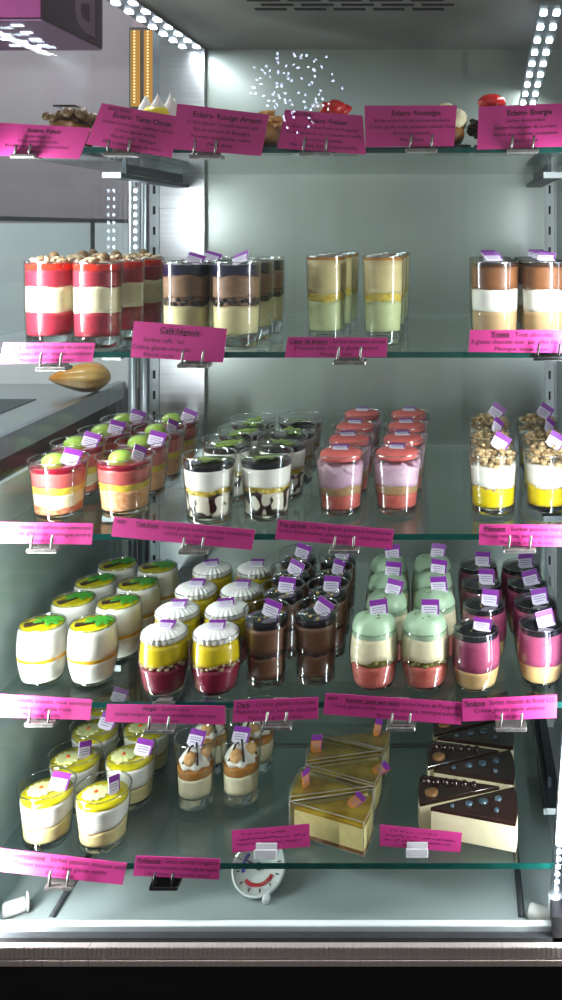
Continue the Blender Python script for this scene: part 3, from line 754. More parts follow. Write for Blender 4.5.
# --- placing -------------------------------------------------------------
ROWS4 = ('front', 'second from front', 'third from front', 'back')
jobs = []     # kit, x, y, level, radius, label, group, tagspec, rot
def add_col(kit, lv, col, pts, H, rad, desc, shelfword, group, tagf=None, level_pts=True, nrows=None, kitf=None):
    n = len(pts); w = list(ROWS4[:n]);
    if n == 3: w = ['front', 'middle', 'back']
    if n == 2: w = ['front', 'back']
    for k, (px, py) in enumerate(pts):
        if level_pts: p = on_level(px, py, ZS[lv] + H)
        else: p = Vector(((px - VX) * (py + D) / F, py, 0))
        jobs.append(dict(kit=kit, x=p.x, y=p.y, lv=lv, r=rad, label=f'{desc} on {shelfword}, {col} column, {w[k]}' + (' row' if w[k] in ('front', 'middle', 'back') else ''), group=group, tag=tagf(k) if tagf else None, rot=random.uniform(0, 6.28)))

rr = random.uniform
# second shelf (px given at the glass, second value is the depth Y)
def rows(x, ys): return [(VX + x * F / (y + D), y) for y in ys]
SH2 = 'second highest shelf'
add_col(KF, 2, 'left', rows(-.4455, (.050, .118, .186)), 0, .0268, 'tall raspberry and cream striped glass', SH2, 'raspberry and cream glasses', level_pts=False)
add_col(KF, 2, 'right', rows(-.3905, (.042, .110, .180)), 0, .0268, 'tall raspberry and cream striped glass', SH2, 'raspberry and cream glasses', level_pts=False)
ft = lambda k: (TAG, rr(-.006, .006), -.004, .0925, rr(-.5, .5), rr(-1.25, -1.0), rr(-.2, .2))
add_col(KC, 2, 'left', rows(-.2965, (.050, .120, .190)), 0, .0268, 'tall mocha glass with dark glaze', SH2, 'mocha glasses', lambda k: (TAG, .004, .004, .0895, .4, -.95, .5) if k < 2 else None, level_pts=False)
add_col(KC, 2, 'right', rows(-.2425, (.045, .115, .185)), 0, .0268, 'tall mocha glass with dark glaze', SH2, 'mocha glasses', lambda k: (TAG, .004, .0, .0895, -.6, -.75, -.5) if k < 1 else None, level_pts=False)
add_col(KP, 2, 'left', rows(-.1500, (.085, .150, .215)), 0, .023, 'slim pale green apple dessert glass', SH2, 'pale green apple glasses', level_pts=False)
add_col(KP, 2, 'right', rows(-.0855, (.075, .142, .212)), 0, .023, 'slim pale green apple dessert glass', SH2, 'pale green apple glasses', level_pts=False)
add_col(KT, 2, 'left', rows(.0375, (.045, .118, .190)), 0, .0268, 'tall three-chocolate striped glass', SH2, 'three-chocolate glasses', lambda k: (TAG, .0, -.004, .0925, .2, -1.15, 0), level_pts=False)
add_col(KT, 2, 'right', rows(.0925, (.045, .118, .190)), 0, .0268, 'tall three-chocolate striped glass', SH2, 'three-chocolate glasses', lambda k: (TAG, .0, -.004, .0925, -.2, -1.1, 0), level_pts=False)
SH3 = 'middle shelf'
tg = lambda k: (TAG, .012, -.004 + .001 * k, .0565, .5 if k % 2 == 0 else .25, -.12, .35)
add_col(KO1, 3, 'left', [(59, 458), (79, 441), (105, 429), (126, 418)], .0635, .032, 'green-domed red and yellow dessert glass', SH3, 'green-domed glasses', tg)
tg2 = lambda k: (TAG, .014, -.002, .0565, (1.15, .2, 1.2, .1)[k], -.15, (.5, .3, .5, .4)[k])
add_col(KO2, 3, 'right', [(125, 455), (143, 440), (160, 428), (176, 417)], .0635, .032, 'green-domed red and yellow dessert glass', SH3, 'green-domed glasses', tg2)
add_col(KB, 3, 'left', [(210.6, 454), (227.6, 438), (242, 427), (254, 417)], .0705, .0296, 'leaf-topped black and white dessert glass', SH3, 'leaf-topped glasses')
add_col(KB, 3, 'right', [(265.5, 452), (282.5, 437), (293, 426), (300, 416)], .0705, .0296, 'leaf-topped black and white dessert glass', SH3, 'leaf-topped glasses')
lt = lambda k: (TAG_S, 0.0, -.0065, .0702, rr(-.1, .3), -1.42, rr(-.05, .15))
add_col(KR, 3, 'left', [(341, 452), (349, 438), (355, 425.5), (362, 413)], .066, .029, 'lilac cream glass with coral lid', SH3, 'coral-lidded glasses', lt)
add_col(KR, 3, 'right', [(397, 451), (403, 437.5), (406.6, 425), (409, 413)], .066, .029, 'lilac cream glass with coral lid', SH3, 'coral-lidded glasses', lt)
gt = lambda k: (TAG, .004, -.004, .0690, (.1, .9, .1)[k], -.1, (.55, .6, .6)[k])
add_col(KM, 3, 'left', [(493, 452), (492, 436), (490, 420)], .0645, .0285, 'granola-topped yellow and white glass', SH3, 'granola-topped glasses', gt)
add_col(KM, 3, 'right', [(548, 451), (544, 436), (538, 420)], .0645, .0285, 'granola-topped yellow and white glass', SH3, 'granola-topped glasses', gt)
SH4 = 'second lowest shelf'
add_col(KW, 4, 'left', [(43, 623), (74, 599), (95.5, 581), (118, 564)], .0605, .0268, 'white barrel jar with palm tree topping', SH4, 'palm-topped white jars')
add_col(KW, 4, 'right', [(92, 623), (119, 601), (138, 583), (157, 567)], .0605, .0268, 'white barrel jar with palm tree topping', SH4, 'palm-topped white jars')
mt = lambda k: (TAG_S, .002, -.009, .0668, rr(-.1, .35), -1.30, rr(-.05, .1))
add_col(KV, 4, 'left', [(165, 632), (177, 609), (196, 586), (214, 566)], .064, .0268, 'cassis jar with white scalloped meringue lid', SH4, 'meringue-topped jars', mt)
add_col(KV, 4, 'right', [(213, 630), (226, 606), (241, 587), (254, 566)], .064, .0268, 'cassis jar with white scalloped meringue lid', SH4, 'meringue-topped jars', mt)
dt = lambda k: (TAG, .003, -.001, .0695, rr(-.25, .25), -.15, (.3, .15, .35, .3)[k])
add_col(KD, 4, 'left', [(265, 608.5), (284, 585), (291, 567.4), (299, 551)], .0785, .025, 'dark brown chocolate glass with black glaze', SH4, 'dark chocolate glasses', dt)
dt2 = lambda k: (TAG, .004, -.001, .0695, (-.2, .1, .9, .2)[k], -.15, (.5, .1, .5, .3)[k])
add_col(KD, 4, 'right', [(316, 606), (327, 584), (333, 567.4), (338, 552)], .0785, .025, 'dark brown chocolate glass with black glaze', SH4, 'dark chocolate glasses', dt2)
mi = lambda k: (TAG, .006, -.003, .0735, rr(-.2, .4), -.1, rr(-.1, .4))
add_col(KG, 4, 'left', [(377, 624), (388, 602.5), (389, 584), (390, 566)], .064, .0268, 'mint-domed coral and cream jar', SH4, 'mint-domed jars', mi)
add_col(KG, 4, 'right', [(426, 624), (433, 600), (432, 581.5), (431, 565)], .064, .0268, 'mint-domed coral and cream jar', SH4, 'mint-domed jars', mi)
tn = lambda k: (TAG, .006, -.004, .0590, rr(-.3, .3), -.15 if k else -1.2, rr(-.1, .3))
add_col(KN, 4, 'left', [(472, 628), (484, 603), (482, 582), (479, 564)], .0605, .0268, 'mauve and beige jar with black glaze', SH4, 'mauve jars')
for k, j in enumerate(jobs[-4:]): j['tag'] = tn(k)
tn2 = lambda k: (TAG, .006, -.006, .0590, rr(-.2, .2), -.12, rr(-.25, .0))
add_col(KN, 4, 'right', [(541, 623), (535, 601), (527, 582), (520, 565)], .0605, .0268, 'mauve and beige jar with black glaze', SH4, 'mauve jars', tn2)
SH5 = 'lowest shelf'
pt = lambda k: (TAG, .010, .000, .0500, (.4, 1.2, .1, .2)[k % 4], -.55 if k % 2 == 0 else -.2, .35)
add_col(KS, 5, 'left', [(48, 783), (75, 752), (99, 724), (109, 697)], .0575, .0298, 'yellow-jelly cream glass with pale flower', SH5, 'flower-topped yellow glasses', pt)
pt2 = lambda k: (TAG, .012, .000, .0500, (1.35, .2, .1)[k], -.25, .3)
add_col(KS, 5, 'right', [(103, 787), (132, 747), (142, 723)], .0575, .0298, 'yellow-jelly cream glass with pale flower', SH5, 'flower-topped yellow glasses', pt2)
qt = lambda k: (TAG, -.001, -.006, .0655, rr(-.1, .1), -.75, .15)
add_col(KQ, 5, 'left', [(196, 736), (210, 707)], .0745, .0245, 'profiterole glass with whipped cream', SH5, 'profiterole glasses', qt)
add_col(KQ, 5, 'right', [(241, 733), (257, 705)], .0745, .0245, 'profiterole glass with whipped cream', SH5, 'profiterole glasses', qt)

# keep neighbours from touching
for it in range(200):
    for a in range(len(jobs)):
        for b in range(a + 1, len(jobs)):
            A, B = jobs[a], jobs[b]
            if A['lv'] != B['lv']: continue
            dx, dy = B['x'] - A['x'], B['y'] - A['y']; dd = math.hypot(dx, dy); need = A['r'] + B['r'] + .0012
            if dd < need:
                k = (need - dd) / 2 / max(dd, 1e-6)
                A['x'] -= dx * k; A['y'] -= dy * k; B['x'] += dx * k; B['y'] += dy * k
    for A in jobs:
        A['x'] = max(XL + A['r'] + .002, min((.098 if A['lv'] == 5 else .126) - .001, A['x'])); A['y'] = max(A['r'] + .001, min(YB - .05, A['y']))
for j in jobs:
    if j['kit'] in (KO1, KO2, KW, KS): j['rot'] = rr(-.35, .35)
    stamp(j['kit'], (j['x'], j['y'], ZS[j['lv']]), j['label'], j['group'], j['rot'], j['tag'])

# ------------------------------------------------------------------ cake wedges on the lowest shelf
def wedge(kind, corners, H, label, group, tip, flag=None, idx=0):
    """corners: three pixel corners of the top face, tip first"""
    z = ZS[5] + H
    P = [on_level(px, py, z) for px, py in corners]
    c = sum(P, Vector()) / 3
    Q = [(p.x - c.x, p.y - c.y) for p in P]
    Q = [(x * .965, y * .93) for x, y in Q]
    t, a, b = [Vector(q) for q in Q]
    mid = (a + b) / 2; out_ = (mid - t).normalized(); L = (a - b).length
    def outline(s=1., bul=.10, n=6):
        pts = [t]
        for i in range(n + 1):
            u = i / n; p = a.lerp(b, u) + out_ * (bul * L * 4 * u * (1 - u) * .5); pts.append(p)
        m_ = sum(pts, Vector((0, 0))) / len(pts)
        return [tuple(m_ + (p - m_) * s) for p in pts]
    root = thing('cake_wedge', label, 'cake', (c.x, c.y, ZS[5]), group)
    if kind == 'choco':
        link('cream_body', MB().prism(outline(1.), .0002, H - .0042, 0).mesh('cream_body', 'cakec'), root)
        link('chocolate_glaze', MB().prism(outline(1.006), H - .0042, H, 0, .0008).mesh('chocolate_glaze', 'cakeg'), root)
        along = lambda u, v: t + (mid - t) * u + (a - b).normalized() * v
        if tip == 'left':
            mb = MB()
            for u, v, r in ((.45, .003, .0042), (.62, .006, .0052), (.80, .010, .0042), (.78, -.010, .0030), (.25, .0, .0026)):
                p = along(u, v * (1 if (a - b).y > 0 else -1)); mb.lathe([(r, H - .0002), (r, H + .0012), (r * .7, H + .0022), (.0001, H + .0024)], 12, off=(p.x, p.y, 0))
            link('glossy_discs', mb.mesh('glossy_discs', 'silver'), root)
        else:
            mb = MB()
            for k in range(6):
                p = along(.32 + .12 * k, .003 + .0022 * k); r = .0036 + .0003 * k
                mb.lathe([(r, H - .0002), (r, H + .0018), (r * .7, H + .0034), (.0001, H + .0038)], 12, off=(p.x, p.y, 0))
            link('chocolate_drops', mb.mesh('chocolate_drops', 'cakeg'), root)
            p = along(.86, -.010)
            link('chocolate_medal', MB().lathe([(.0072, H - .0002), (.0072, H + .0022), (.006, H + .0030), (.0001, H + .0030)], 20, off=(p.x, p.y, 0)).mesh('chocolate_medal', 'medal'), root)
    else:
        link('lemon_body', MB().prism(outline(.93), .0012, H - .0085, 0).mesh('lemon_body', 'lemonc'), root)
        link('nut_base', chunks(1, .001, .002, .002, .001, .001, 3).mesh('nut_base', 'nut') if False else MB().prism(outline(.94), .0006, .0042, 0).mesh('nut_base', 'crust'), root)
        link('lemon_glaze', MB().prism(outline(.93), H - .0085, H - .0050, 0, .0012).mesh('lemon_glaze', 'lemong'), root)
        o_ = outline(.995)
        m = MB(); n = len(o_)
        m.add([(x, y, .0004) for x, y in o_] + [(x, y, H) for x, y in o_], [(i, (i + 1) % n, n + (i + 1) % n, n + i) for i in range(n)] + [tuple(range(n - 1, -1, -1)), tuple(range(n, 2 * n))], 0, False)
        for zz in (.0008, H):
            m.tube([(x, y, zz) for x, y in o_] + [(o_[0][0], o_[0][1], zz)], .0005, 1, 6)
        for i in (0, 1, n - 1): m.tube([(o_[i][0], o_[i][1], .0008), (o_[i][0], o_[i][1], H)], .0005, 1, 6)
        link('clear_box', m.mesh('clear_box', ['plastic', 'plastic_edge']), root)
        if flag:
            (px, py), yaw, lean, roll = flag
            q = on_level(px, py, z - .006); o = link('tag', TAG_O, root, (q.x - c.x, q.y - c.y, H - .0048))
            o.rotation_euler = (Matrix.Rotation(yaw, 3, 'Z') @ Matrix.Rotation(lean, 3, 'X') @ Matrix.Rotation(roll, 3, 'Y')).to_euler()
    return root
LW = ('nearest', 'second nearest', 'middle', 'second farthest', 'farthest')
lem = [(((287.5, 801), (375, 788), (364.5, 824)), 'left', ((350, 808), .2, -1.2, .9)), (((375, 786), (301, 766), (288, 798)), 'right', ((306, 788), 1.1, -.1, .05)),
       (((303, 764), (384, 753), (375, 785)), 'left', ((374, 774), .2, -1.25, 1.1)), (((384, 750), (315, 734), (304, 762)), 'right', ((316, 753), .3, -.2, .1)),
       (((317, 733), (391, 724), (385, 750)), 'left', ((376, 737), .9, -.2, .5))]
for k, (cn, tp_, fl) in enumerate(lem):
    wedge('lemon', cn, .036, f'lemon cake wedge in clear box, {LW[k]} of its row, tip to {tp_}', 'boxed lemon cake wedges', tp_, fl, k)
CW = ('nearest', 'second nearest', 'third nearest', 'fourth nearest', 'fifth nearest', 'sixth nearest', 'farthest')
cho = [(((429, 807), (515, 785), (516.7, 824)), 'left'), (((501, 786), (420, 773), (419, 804)), 'right'), (((432, 769), (511, 748), (515, 783)), 'left'),
       (((500, 750), (430, 739), (427, 768)), 'right'), (((436, 737), (510, 717), (514, 748)), 'left'), (((502, 718), (436, 708), (433, 735)), 'right'),
       (((437, 706), (508, 690), (511, 716)), 'left')]
for k, (cn, tp_) in enumerate(cho):
    wedge('choco', cn, .0315, f'chocolate-glazed cream cake wedge, {CW[k]} of its row, tip to {tp_}', 'chocolate cake wedges', tp_, None, k)

# ------------------------------------------------------------------ eclairs on the topmost shelf
def eclair(px, Y, label, build, rz=0., L=.075, r=.016, mat='choux'):
    x = (px - VX) * (Y + D) / F
    t = thing('eclair', label, 'pastry', (x, Y, ZS[1]), 'eclairs on the topmost shelf'); t.rotation_euler = (0, 0, rz)
    link('paper_tray', MB().rbox(-.026, .026, -L / 2 - .008, L / 2 + .008, 0, .0045, .001).mesh('paper_tray', 'black'), t)
    vs = []; m = MB(); n = 20; K = 14
    for k in range(K + 1):
        u = k / K; y = (u - .5) * L; q = r * (max(0.02, 1 - abs(2 * u - 1) ** 5)) ** .5
        for i in range(n):
            a = 2 * PI * i / n; w = 1 + .03 * math.sin(5 * a + 9 * u)
            vs.append((q * 1.2 * w * math.cos(a), y, .0045 + r * .95 + q * w * .95 * math.sin(a)))
    m.add(vs, [(k * n + i, k * n + (i + 1) % n, (k + 1) * n + (i + 1) % n, (k + 1) * n + i) for k in range(K) for i in range(n)] + [tuple(range(n)), tuple(K * n + i for i in range(n))])
    link('choux_body', m.mesh('choux_body', mat), t); build(t); return t
def b1(t):
    m = MB(); rnd = random.Random(2)
    for k in range(26): m.ball((rnd.uniform(-.018, .018), rnd.uniform(-.03, .03), rnd.uniform(.032, .043)), rnd.uniform(.004, .0075), n=10, lump=.08, seed=k)
    link('chocolate_pearls', m.mesh('chocolate_pearls', 'ball'), t)
    link('chocolate_plaque', MB().rbox(-.014, .012, -.02, .01, .0485, .0505, .0006).mesh('chocolate_plaque', 'cakeg'), t)
def b2(t):
    link('lemon_icing', MB().ball((0, 0, .040), .021, n=18, sq=(1.1, 1.8, .6)).mesh('lemon_icing', 'lemonm'), t)
    m = MB()
    for k, (x, y) in enumerate(((-.012, -.02), (.002, -.024), (.014, -.018), (-.004, .0), (.01, .01))):
        m.lathe([(.0001, .038), (.009, .038), (.0095, .042), (.007, .049), (.003, .056), (.0001, .061 + .002 * (k % 3))], 16, off=(x, y, 0))
    link('meringue_peaks', m.mesh('meringue_peaks', 'meringue'), t)
def b3(t): link('golden_flakes', chunks(60, .022, .028, .046, .003, .006, 9).mesh('golden_flakes', 'chou'), t)
def b4(t):
    link('cream_top', MB().ball((0, 0, .034), .018, n=16, sq=(1.1, 1.7, .55)).mesh('cream_top', 'cream'), t)
    m = MB()
    for k, (x, y) in enumerate(((.006, -.012), (-.006, .008), (.010, .016))):
        m.lathe([(.0001, 0), (.005, .001), (.0085, .006), (.007, .012), (.003, .018), (.0001, .0205)], 16, mat=Matrix.Translation((x - .010, y, .0495)) @ Matrix.Rotation(1.4, 4, 'Y'))
    link('strawberries', m.mesh('strawberries', 'strawberry'), t)
    link('cream_pearl', MB().ball((-.014, -.014, .0505), .005, n=12).mesh('cream_pearl', 'white'), t)
def b5(t):
    m = MB()
    for k in range(7):
        for sx in (-1, 0, 1): m.ball((.011 * sx, -.030 + .010 * k, .034 + (.006 if sx == 0 else 0) + .001 * (k % 2)), .0105, n=14, lump=.06, seed=k * 3 + sx)
    link('piped_cream', m.mesh('piped_cream', 'cream'), t)
def b6(t):
    link('chocolate_crumbs', chunks(150, .033, .020, .050, .004, .007, 19).mesh('chocolate_crumbs', 'cakeg'), t)
    m = MB().ball((-.006, -.004, .0545), .016, n=20, sq=(1.0, .9, .62))
    link('red_glazed_heart', m.mesh('red_glazed_heart', 'strawberry'), t)
eclair(73, .070, 'chocolate eclair with nut pearls and plaque, leftmost on topmost shelf', b1)
eclair(163, .070, 'lemon eclair with white meringue peaks on topmost shelf', b2)
eclair(262, .065, 'golden flaky caramel eclair behind the pink cards on topmost shelf', b3)
eclair(333, .080, 'strawberry cream eclair with white pearl on topmost shelf', b4)
eclair(447, .065, 'pale cream-filled eclair on topmost shelf', b5)
eclair(497, .070, 'chocolate crumb eclair with glossy red topping on topmost shelf', b6, r=.017)

# ------------------------------------------------------------------ pink name cards and their clips
YC = -.011
def scribble(seed, rows_, m):
    """illegible pen strokes in card space"""
    rnd = random.Random(seed)
    for (u0, u1, v, amp) in rows_:
        u = u0; pts = []
        while u < u1:
            pts.append((u, v + rnd.uniform(-amp, amp))); u += .010
            if rnd.random() < .13: m.append(pts); pts = []; u += .018
        m.append(pts)
def name_card(corners, lines, label, Y=YC, hand=None, style='list', title_u=None):
    C = [at(px, py, Y) for px, py in corners]      # TL, TR, BR, BL
    c = sum(C, Vector()) / 4
    TL, TR, BR, BL = [p - c for p in C]
    def uv(u, v, off=0.):
        p = (BL * (1 - u) + BR * u) * (1 - v) + (TL * (1 - u) + TR * u) * v
        return Vector((p.x, p.y - off, p.z))
    root = thing('name_card', label, 'sign', c, 'pink name cards')
    m = MB(); n = 8; vs = []
    bow = lambda u: -.0012 * 4 * u * (1 - u)
    for k in range(n + 1):
        u = k / n
        for v in (0, 1):
            for o in (0, -.0008): 
                p = uv(u, v, o); vs.append((p.x, p.y, p.z))
    fs = []
    for k in range(n):
        a, b = 4 * k, 4 * k + 4
        fs += [(a, b, b + 2, a + 2), (a + 1, a + 3, b + 3, b + 1), (a, a + 1, b + 1, b), (a + 2, b + 2, b + 3, a + 3)]
    fs += [(0, 2, 3, 1), (4 * n, 4 * n + 1, 4 * n + 3, 4 * n + 2)]
    m.add(vs, fs, 0, False)
    link('card', m.mesh('card', 'pink'), root)
    wid = ((TR - TL).length + (BR - BL).length) / 2; hei = ((TL - BL).length + (TR - BR).length) / 2
    tm = MB()
    if hand:
        strokes = []; scribble(hand, [(.12, .70, .80, .05), (.05, .96, .56, .05), (.06, .90, .34, .05), (.28, .62, .14, .04)], strokes)
        for s_ in strokes:
            if len(s_) > 1: 
                for p, q in zip(s_, s_[1:]):
                    tm.add([uv(p[0], p[1] - .012, .0003), uv(q[0], q[1] - .012, .0003), uv(q[0], q[1] + .022, .0003), uv(p[0], p[1] + .022, .0003)], [(0, 1, 2, 3)], 0, False)
    for (segs, u, v, size, align) in lines:
        items = []; x = 0.
        for (txt, bold) in segs:
            vs, fs = text_mesh(txt, bold)
            if not vs: continue
            x1 = max(v_[0] for v_ in vs); items.append((x, vs, fs, bold, x1)); x += x1 + .28
        tot = x - .28; sc = size * hei; wmax = .96 * wid if align == 'c' else (.98 - u) * wid
        sx = sc if tot * sc <= wmax else wmax / tot
        u0 = u - tot * sx / wid / 2 if align == 'c' else u
        for (xo, vs, fs, bold, x1) in items:
            tm.add([uv(u0 + (xo + a[0]) * sx / wid, v + a[1] * sc / hei, .0003) for a in vs], fs, 0, False)
            if bold and style == 'under':
                tm.add([uv(u0 + (xo + p) * sx / wid, v + q * sc / hei, .0003) for p, q in ((0, -.16), (x1, -.16), (x1, -.09), (0, -.09))], [(0, 1, 2, 3)], 0, False)
    if tm.v: link('lettering', tm.mesh('lettering', 'ink'), root)
    return root
B, R = True, False
def L3(title, rest, l2, l3, u=.5, al='c', s=.30):
    return [([(title, B), (rest, R)], u, .70, s, al), ([(l2, R)], .5, .38, s * .92, 'c'), ([(l3, R)], .5, .08, s * .85, 'c')]
def E6(title, ls, new=None):
    r = [([(title, B)], .56, .76 if not new else .72, .17, 'c')]
    if new: r.append(([(new, B)], .10, .87, .12, 'l'))
    for k, l in enumerate(ls): r.append(([(l, R)], .52, (.60 if not new else .56) - .155 * k, .115, 'c'))
    return r
T1 = 'topmost shelf'
name_card([(-12, 122), (91, 128), (79, 159), (-14, 155)], E6('Eclairs- Palace', ['Sorbet framboise', 'Crème glacée au chocolat', 'Biscuit noisettes et amandes caramélisées', 'Meringue']), 'glare-washed pink card at the left end of the topmost shelf')
name_card([(102, 103), (178, 116.5), (171.6, 157.6), (86, 144)], E6('Eclairs- Tarte Citron', ['Sorbet citron jaune, crémeux citron', 'Crème glacée vanille', 'Biscuit sablé, Meringue', 'Pâte à choux, zeste de citron'], 'NOUVEAU'), 'tilted pink card reading Eclairs- Tarte Citron on the topmost shelf')
name_card([(177, 103.4), (269, 114.6), (261, 156), (173, 149)], E6('Eclairs- Kouign Amann', ['Crème glacée Caramel beurre salé', 'Biscuit sarrasin de Bretagne', 'Pommes caramélisées, crème', 'Pâte à choux']), 'pink card reading Eclairs- Kouign Amann on the topmost shelf', Y=YC - .0016)
name_card([(285, 109.6), (362.5, 115.5), (366, 154.6), (277, 148)], E6('Eclairs- Fraisier', ['Sorbet plein fruit Fraise de Plougastel', 'Crème glacée au lait d\'amandes et vanille', 'Biscuit aux amandes', 'Pâte à choux, fraise, crème chantilly'], 'NOUVEAU'), 'pink card reading Eclairs- Fraisier on the topmost shelf')
name_card([(364.4, 105.7), (457, 105.3), (454, 146), (365.5, 147)], E6('Eclairs- Nostalgie', ['Sorbet plein fruit clémentine-mandarine', 'Crème glacée vanille noisettes amande Colas', 'Biscuit aux amandes', 'Pâte à choux']), 'pink card reading Eclairs- Nostalgie on the topmost shelf', Y=YC - .0016)
name_card([(478.8, 106.6), (570, 103), (569, 146), (477, 149.7)], E6('Eclairs- Energie', ['Sorbet Antioxydant', 'Sorbet Framboises de Lorraine', 'Biscuit aux amandes croquantes', 'Pâte à choux']), 'pink card reading Eclairs- Energie on the topmost shelf')
name_card([(3.5, 342.5), (95, 343), (92, 362), (-1, 364)], L3('Forêt 2 :', 'Sorbet framboise de Lorraine', 'Crème glacée / Biscuit / amandes cristallisées', 'Meringue, mûres et cassis'), 'bright pink card below the raspberry and cream glasses')
name_card([(134, 321), (227, 328.7), (223, 362.6), (130.5, 357)], [([('Café liégeois', B)], .50, .74, .22, 'c'), ([('Sorbet café,  lait', R)], .34, .46, .18, 'c'), ([('Crème glacée chocolat', R)], .32, .24, .18, 'c'), ([('Biscuit cacao', R)], .3, .05, .17, 'c')], 'darker tilted pink card below the tall mocha glasses', style='under')
name_card([(287.8, 337), (387.4, 337.7), (386.4, 357), (284.5, 357.7)], L3('Cœur de breton', ': Sorbet pommes vertes', 'Pommes tatin, Crème glacée caramel', 'Meringue, sablé'), 'pink card reading Cœur de breton below the apple glasses', style='under')
name_card([(470, 330), (575, 330), (575, 353), (468.5, 352)], L3('Trinité', ': Tout chocolat', '3 glaces chocolat noir, lait, effet thé blanc', 'Meringue, biscuit cacao'), 'pink card reading Trinité below the three-chocolate glasses', style='under')
name_card([(-6, 522), (93, 523.5), (91.6, 544.6), (-6, 543)], L3('Orange :', 'éclatante de sorbets pamplemousse', 'fraise, confit d\'abricots, meringue tendre', 'Biscuit, miel'), 'pink card under the green-domed glasses at left of the middle shelf')
name_card([(114, 517), (255.3, 530), (251.6, 550), (111.3, 536.3)], [([('NEW', B)], .02, .74, .20, 'l'), ([('Tutti frutti', B), (': Crème glacée vanille, pommes caramélisées', R)], .16, .66, .28, 'l'), ([('sorbet poire, sauce chocolat', R)], .58, .36, .26, 'c'), ([('meringue', R)], .58, .08, .24, 'c')], 'long tilted pink card reading Tutti frutti, marked NEW', style='under')
name_card([(278, 519.7), (393.8, 529.7), (392, 549), (275, 539)], L3('Pop acidulé', ': Crème glacée guimauve framboises', 'Sorbet fraise-bonbon, gelée rhubarbe, coque macaron', 'Mousse de lait'), 'tilted pink card reading Pop acidulé under the coral-lidded glasses', style='under')
name_card([(479.5, 524.4), (575, 525), (575, 547), (479, 545)], L3('Piémont', ': Sorbet passion mangue', 'Mousse noisette, noisettes caramélisées', 'Meringue, éclats de noix'), 'pink card reading Piémont under the granola-topped glasses', style='under')
name_card([(-8, 693.5), (92, 699.7), (90, 720), (-8, 717)], L3('Punch :', 'Rhum, ananas, noix exotique', 'sorbet coco, gelée fruits', 'Meringue, vanille', u=.52), 'pink card under the palm-topped jars')
name_card([(107, 704.3), (225, 706.2), (225, 724.7), (105, 722)], L3('Verger', ': Sorbet cassis', 'Sorbet mangue, noisettes croustillantes, meringue', 'Biscuit tendre'), 'pink card reading Verger under the meringue-topped jars')
name_card([(234, 701), (318.5, 697.2), (318, 718.7), (232.5, 722.4)], L3('Dark', ': Crème glacée chocolat', 'Madeleine cacao, mousse chocolat', 'Meringue, grué de cacao'), 'pink card reading Dark under the dark chocolate glasses', style='under')
name_card([(325.7, 693.3), (463, 702.7), (461, 724.8), (323, 714)], [([('NEW', B)], .02, .74, .20, 'l'), ([('Summer (sans sans œufs)', B), ('Sorbet Fraise de Plougastel', R)], .15, .68, .27, 'l'), ([('Crème glacée vanille, croustille pistache, meringue pistache', R)], .52, .38, .25, 'c'), ([('Biscuit amande', R)], .5, .08, .24, 'c')], 'long tilted pink card reading Summer, marked NEW', style='under')
name_card([(462.4, 699.5), (557, 695), (556.6, 717.9), (462.4, 721.5)], L3('Tendance', ': Sorbet chocolat du Brésil 62%', 'Crème glacée cassis violette', 'Biscuit cacao'), 'pink card reading Tendance under the mauve jars', style='under', Y=YC - .0016)
name_card([(-3, 848), (126.8, 863.5), (122.5, 885), (-5, 871)], L3('Passionnément', ': Sorbet passion, mousse vanille', 'Mousse passion, crème glacée vanille', 'Biscuit coco', u=.55), 'long tilted pink card reading Passionnément on the lowest shelf edge', style='under')
name_card([(135.8, 856), (220.5, 859), (218.6, 879.7), (132.8, 875.6)], L3('Profiterole', ': Glace caramel nougatine', 'Croustillant noisettes, crème glacée vanille', 'Chou, sauce au chocolat chaud'), 'pink card reading Profiterole on the lowest shelf edge', style='under')
name_card([(231.6, 831), (309.3, 824), (309.9, 846.7), (232.5, 852.7)], [], 'handwritten pink card in front of the lemon cake wedges', Y=.018, hand=5)
name_card([(379.8, 824.7), (462, 833), (460.4, 852.5), (379.8, 846)], [], 'handwritten pink card in front of the chocolate cake wedges', Y=.018, hand=9)

def clip(px0, px1, ytop, ybase, label, mat='clip', lv=1):
    Y = YC
    p = at((px0 + px1) / 2, ybase, Y); sp = (px1 - px0) * (Y + D) / F
    t = thing('card_clip', label, 'clip', p, 'card clips on the shelf edges')
    w = sp / 2 + .0055; zedge = ZS[lv] - TH - p.z; zprong = -(ytop - ybase) * (Y + D) / F
    mb = MB().rbox(-w, w, -.0065, .0110, -.0022, .0018, .0008)
    link('base_bar', mb.mesh('base_bar', mat), t)
    lo, hi = 0., zt_ if (zt_ := ZS[lv] - p.z) > 0 else .0
    link('back_plate', MB().rbox(-w * .75, w * .75, .0092, .0110, 0, max(hi + .0008, .003), .0003).mesh('back_plate', mat), t)
    zt = ZS[lv] - p.z
    link('top_hook', MB().rbox(-w * .5, w * .5, .0092, .020, zt, zt + .0008, .0003).mesh('top_hook', mat), t)
    for s in (-1, 1):
        link('prong', MB().tube([(s * sp / 2 - .0010, -.0046, .001), (s * sp / 2, -.0052, zprong * .6), (s * sp / 2 + .0008, -.0044, zprong)], .0013, n=8).mesh('prong', mat), t)
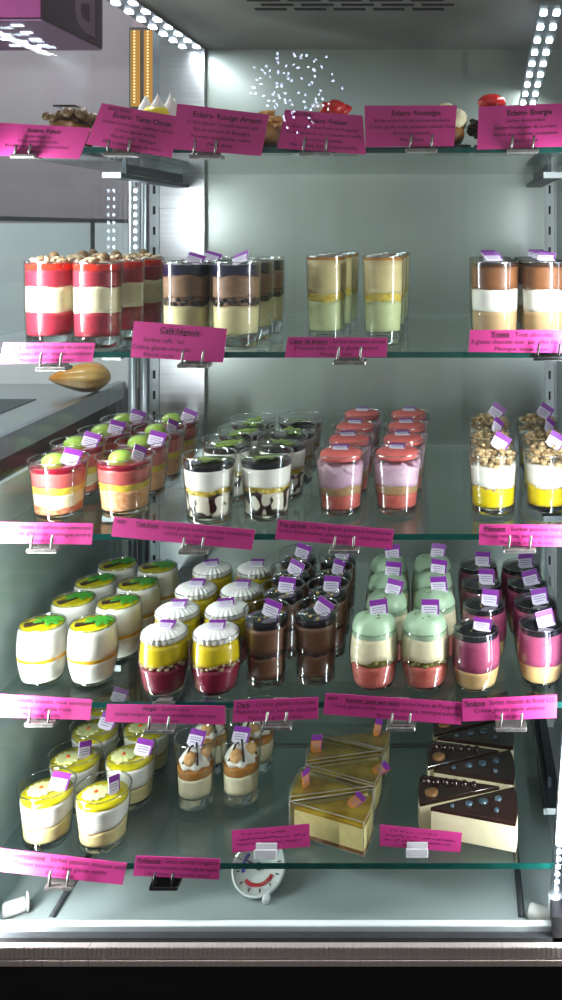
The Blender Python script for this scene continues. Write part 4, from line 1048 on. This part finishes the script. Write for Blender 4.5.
for a in [(18, 32, 145, 156, 'clip', 1, 'first clip from the left on topmost shelf edge'), (110, 131, 140, 154.5, 'clip', 1, 'clip holding the Tarte Citron card'),
          (196, 217, 140, 157, 'clip', 1, 'clip holding the Kouign Amann card'), (305, 327, 138, 154, 'clip', 1, 'clip holding the Fraisier card'),
          (411, 432, 135, 150.5, 'clip', 1, 'clip holding the Nostalgie card'), (512, 533, 136, 151, 'clip', 1, 'clip holding the Energie card'),
          (43, 63, 352, 368, 'clip', 2, 'clip holding the bright card below raspberry glasses'), (184, 204, 350, 365, 'clip', 2, 'clip holding the card below mocha glasses'),
          (339, 361, 346, 362, 'clip', 2, 'clip holding the Cœur de breton card'), (538, 559, 343, 358, 'clip_d', 2, 'dark clip holding the Trinité card'),
          (34, 54, 534, 549, 'clip', 3, 'clip at left end of the middle shelf edge'), (185, 204, 536, 550.5, 'clip', 3, 'clip holding the Tutti frutti card'),
          (335, 354, 535, 549.5, 'clip', 3, 'clip holding the Pop acidulé card'), (509, 530, 534, 549, 'clip', 3, 'clip holding the Piémont card'),
          (32, 51, 708, 722, 'clip', 4, 'clip holding the card under palm-topped jars'), (151, 170, 714, 728.5, 'clip', 4, 'clip holding the Verger card'),
          (268, 287, 710, 725, 'clip', 4, 'clip holding the Dark card'), (392, 410, 711, 726, 'clip', 4, 'clip holding the Summer card'),
          (501, 521, 711, 726.5, 'clip', 4, 'clip holding the Tendance card'), (52, 70, 868, 884.5, 'clip', 5, 'clip holding the Passionnément card'),
          (156, 174, 870, 884.5, 'clip_d', 5, 'dark clip holding the Profiterole card')]:
    clip(a[0], a[1], a[2], a[3], a[6] if a[4] == 'clip_d' else 'small steel ' + a[6], a[4], a[5])
for (px, py, lab) in ((265.5, 858, 'white plastic clip standing below the handwritten card by lemon wedges'), (417, 857, 'white plastic clip standing below the handwritten card by chocolate wedges')):
    p = on_level(px, py, ZS[5]); t = thing('card_clip', lab, 'clip', p, 'white card clips')
    link('foot', MB().rbox(-.0115, .0115, -.002, .009, 0, .0018, .0006).mesh('foot', 'clip_w'), t)
    link('face_plate', MB().rbox(-.0115, .0115, -.002, -.0006, .0018, .0095, .0004).mesh('face_plate', 'clip_w'), t)
    link('hook', MB().rbox(-.0110, .0110, .0042, .0054, .0018, .0125, .0004).mesh('hook', 'clip_w'), t)

# ------------------------------------------------------------------ render look
SC.cycles.use_denoising = True
SC.cycles.transparent_max_bounces = 48
SC.cycles.max_bounces = 10
SC.cycles.sample_clamp_indirect = 4.0
SC.cycles.caustics_reflective = False; SC.cycles.caustics_refractive = False
SC.view_settings.view_transform = 'Standard'
SC.view_settings.exposure = 0.0
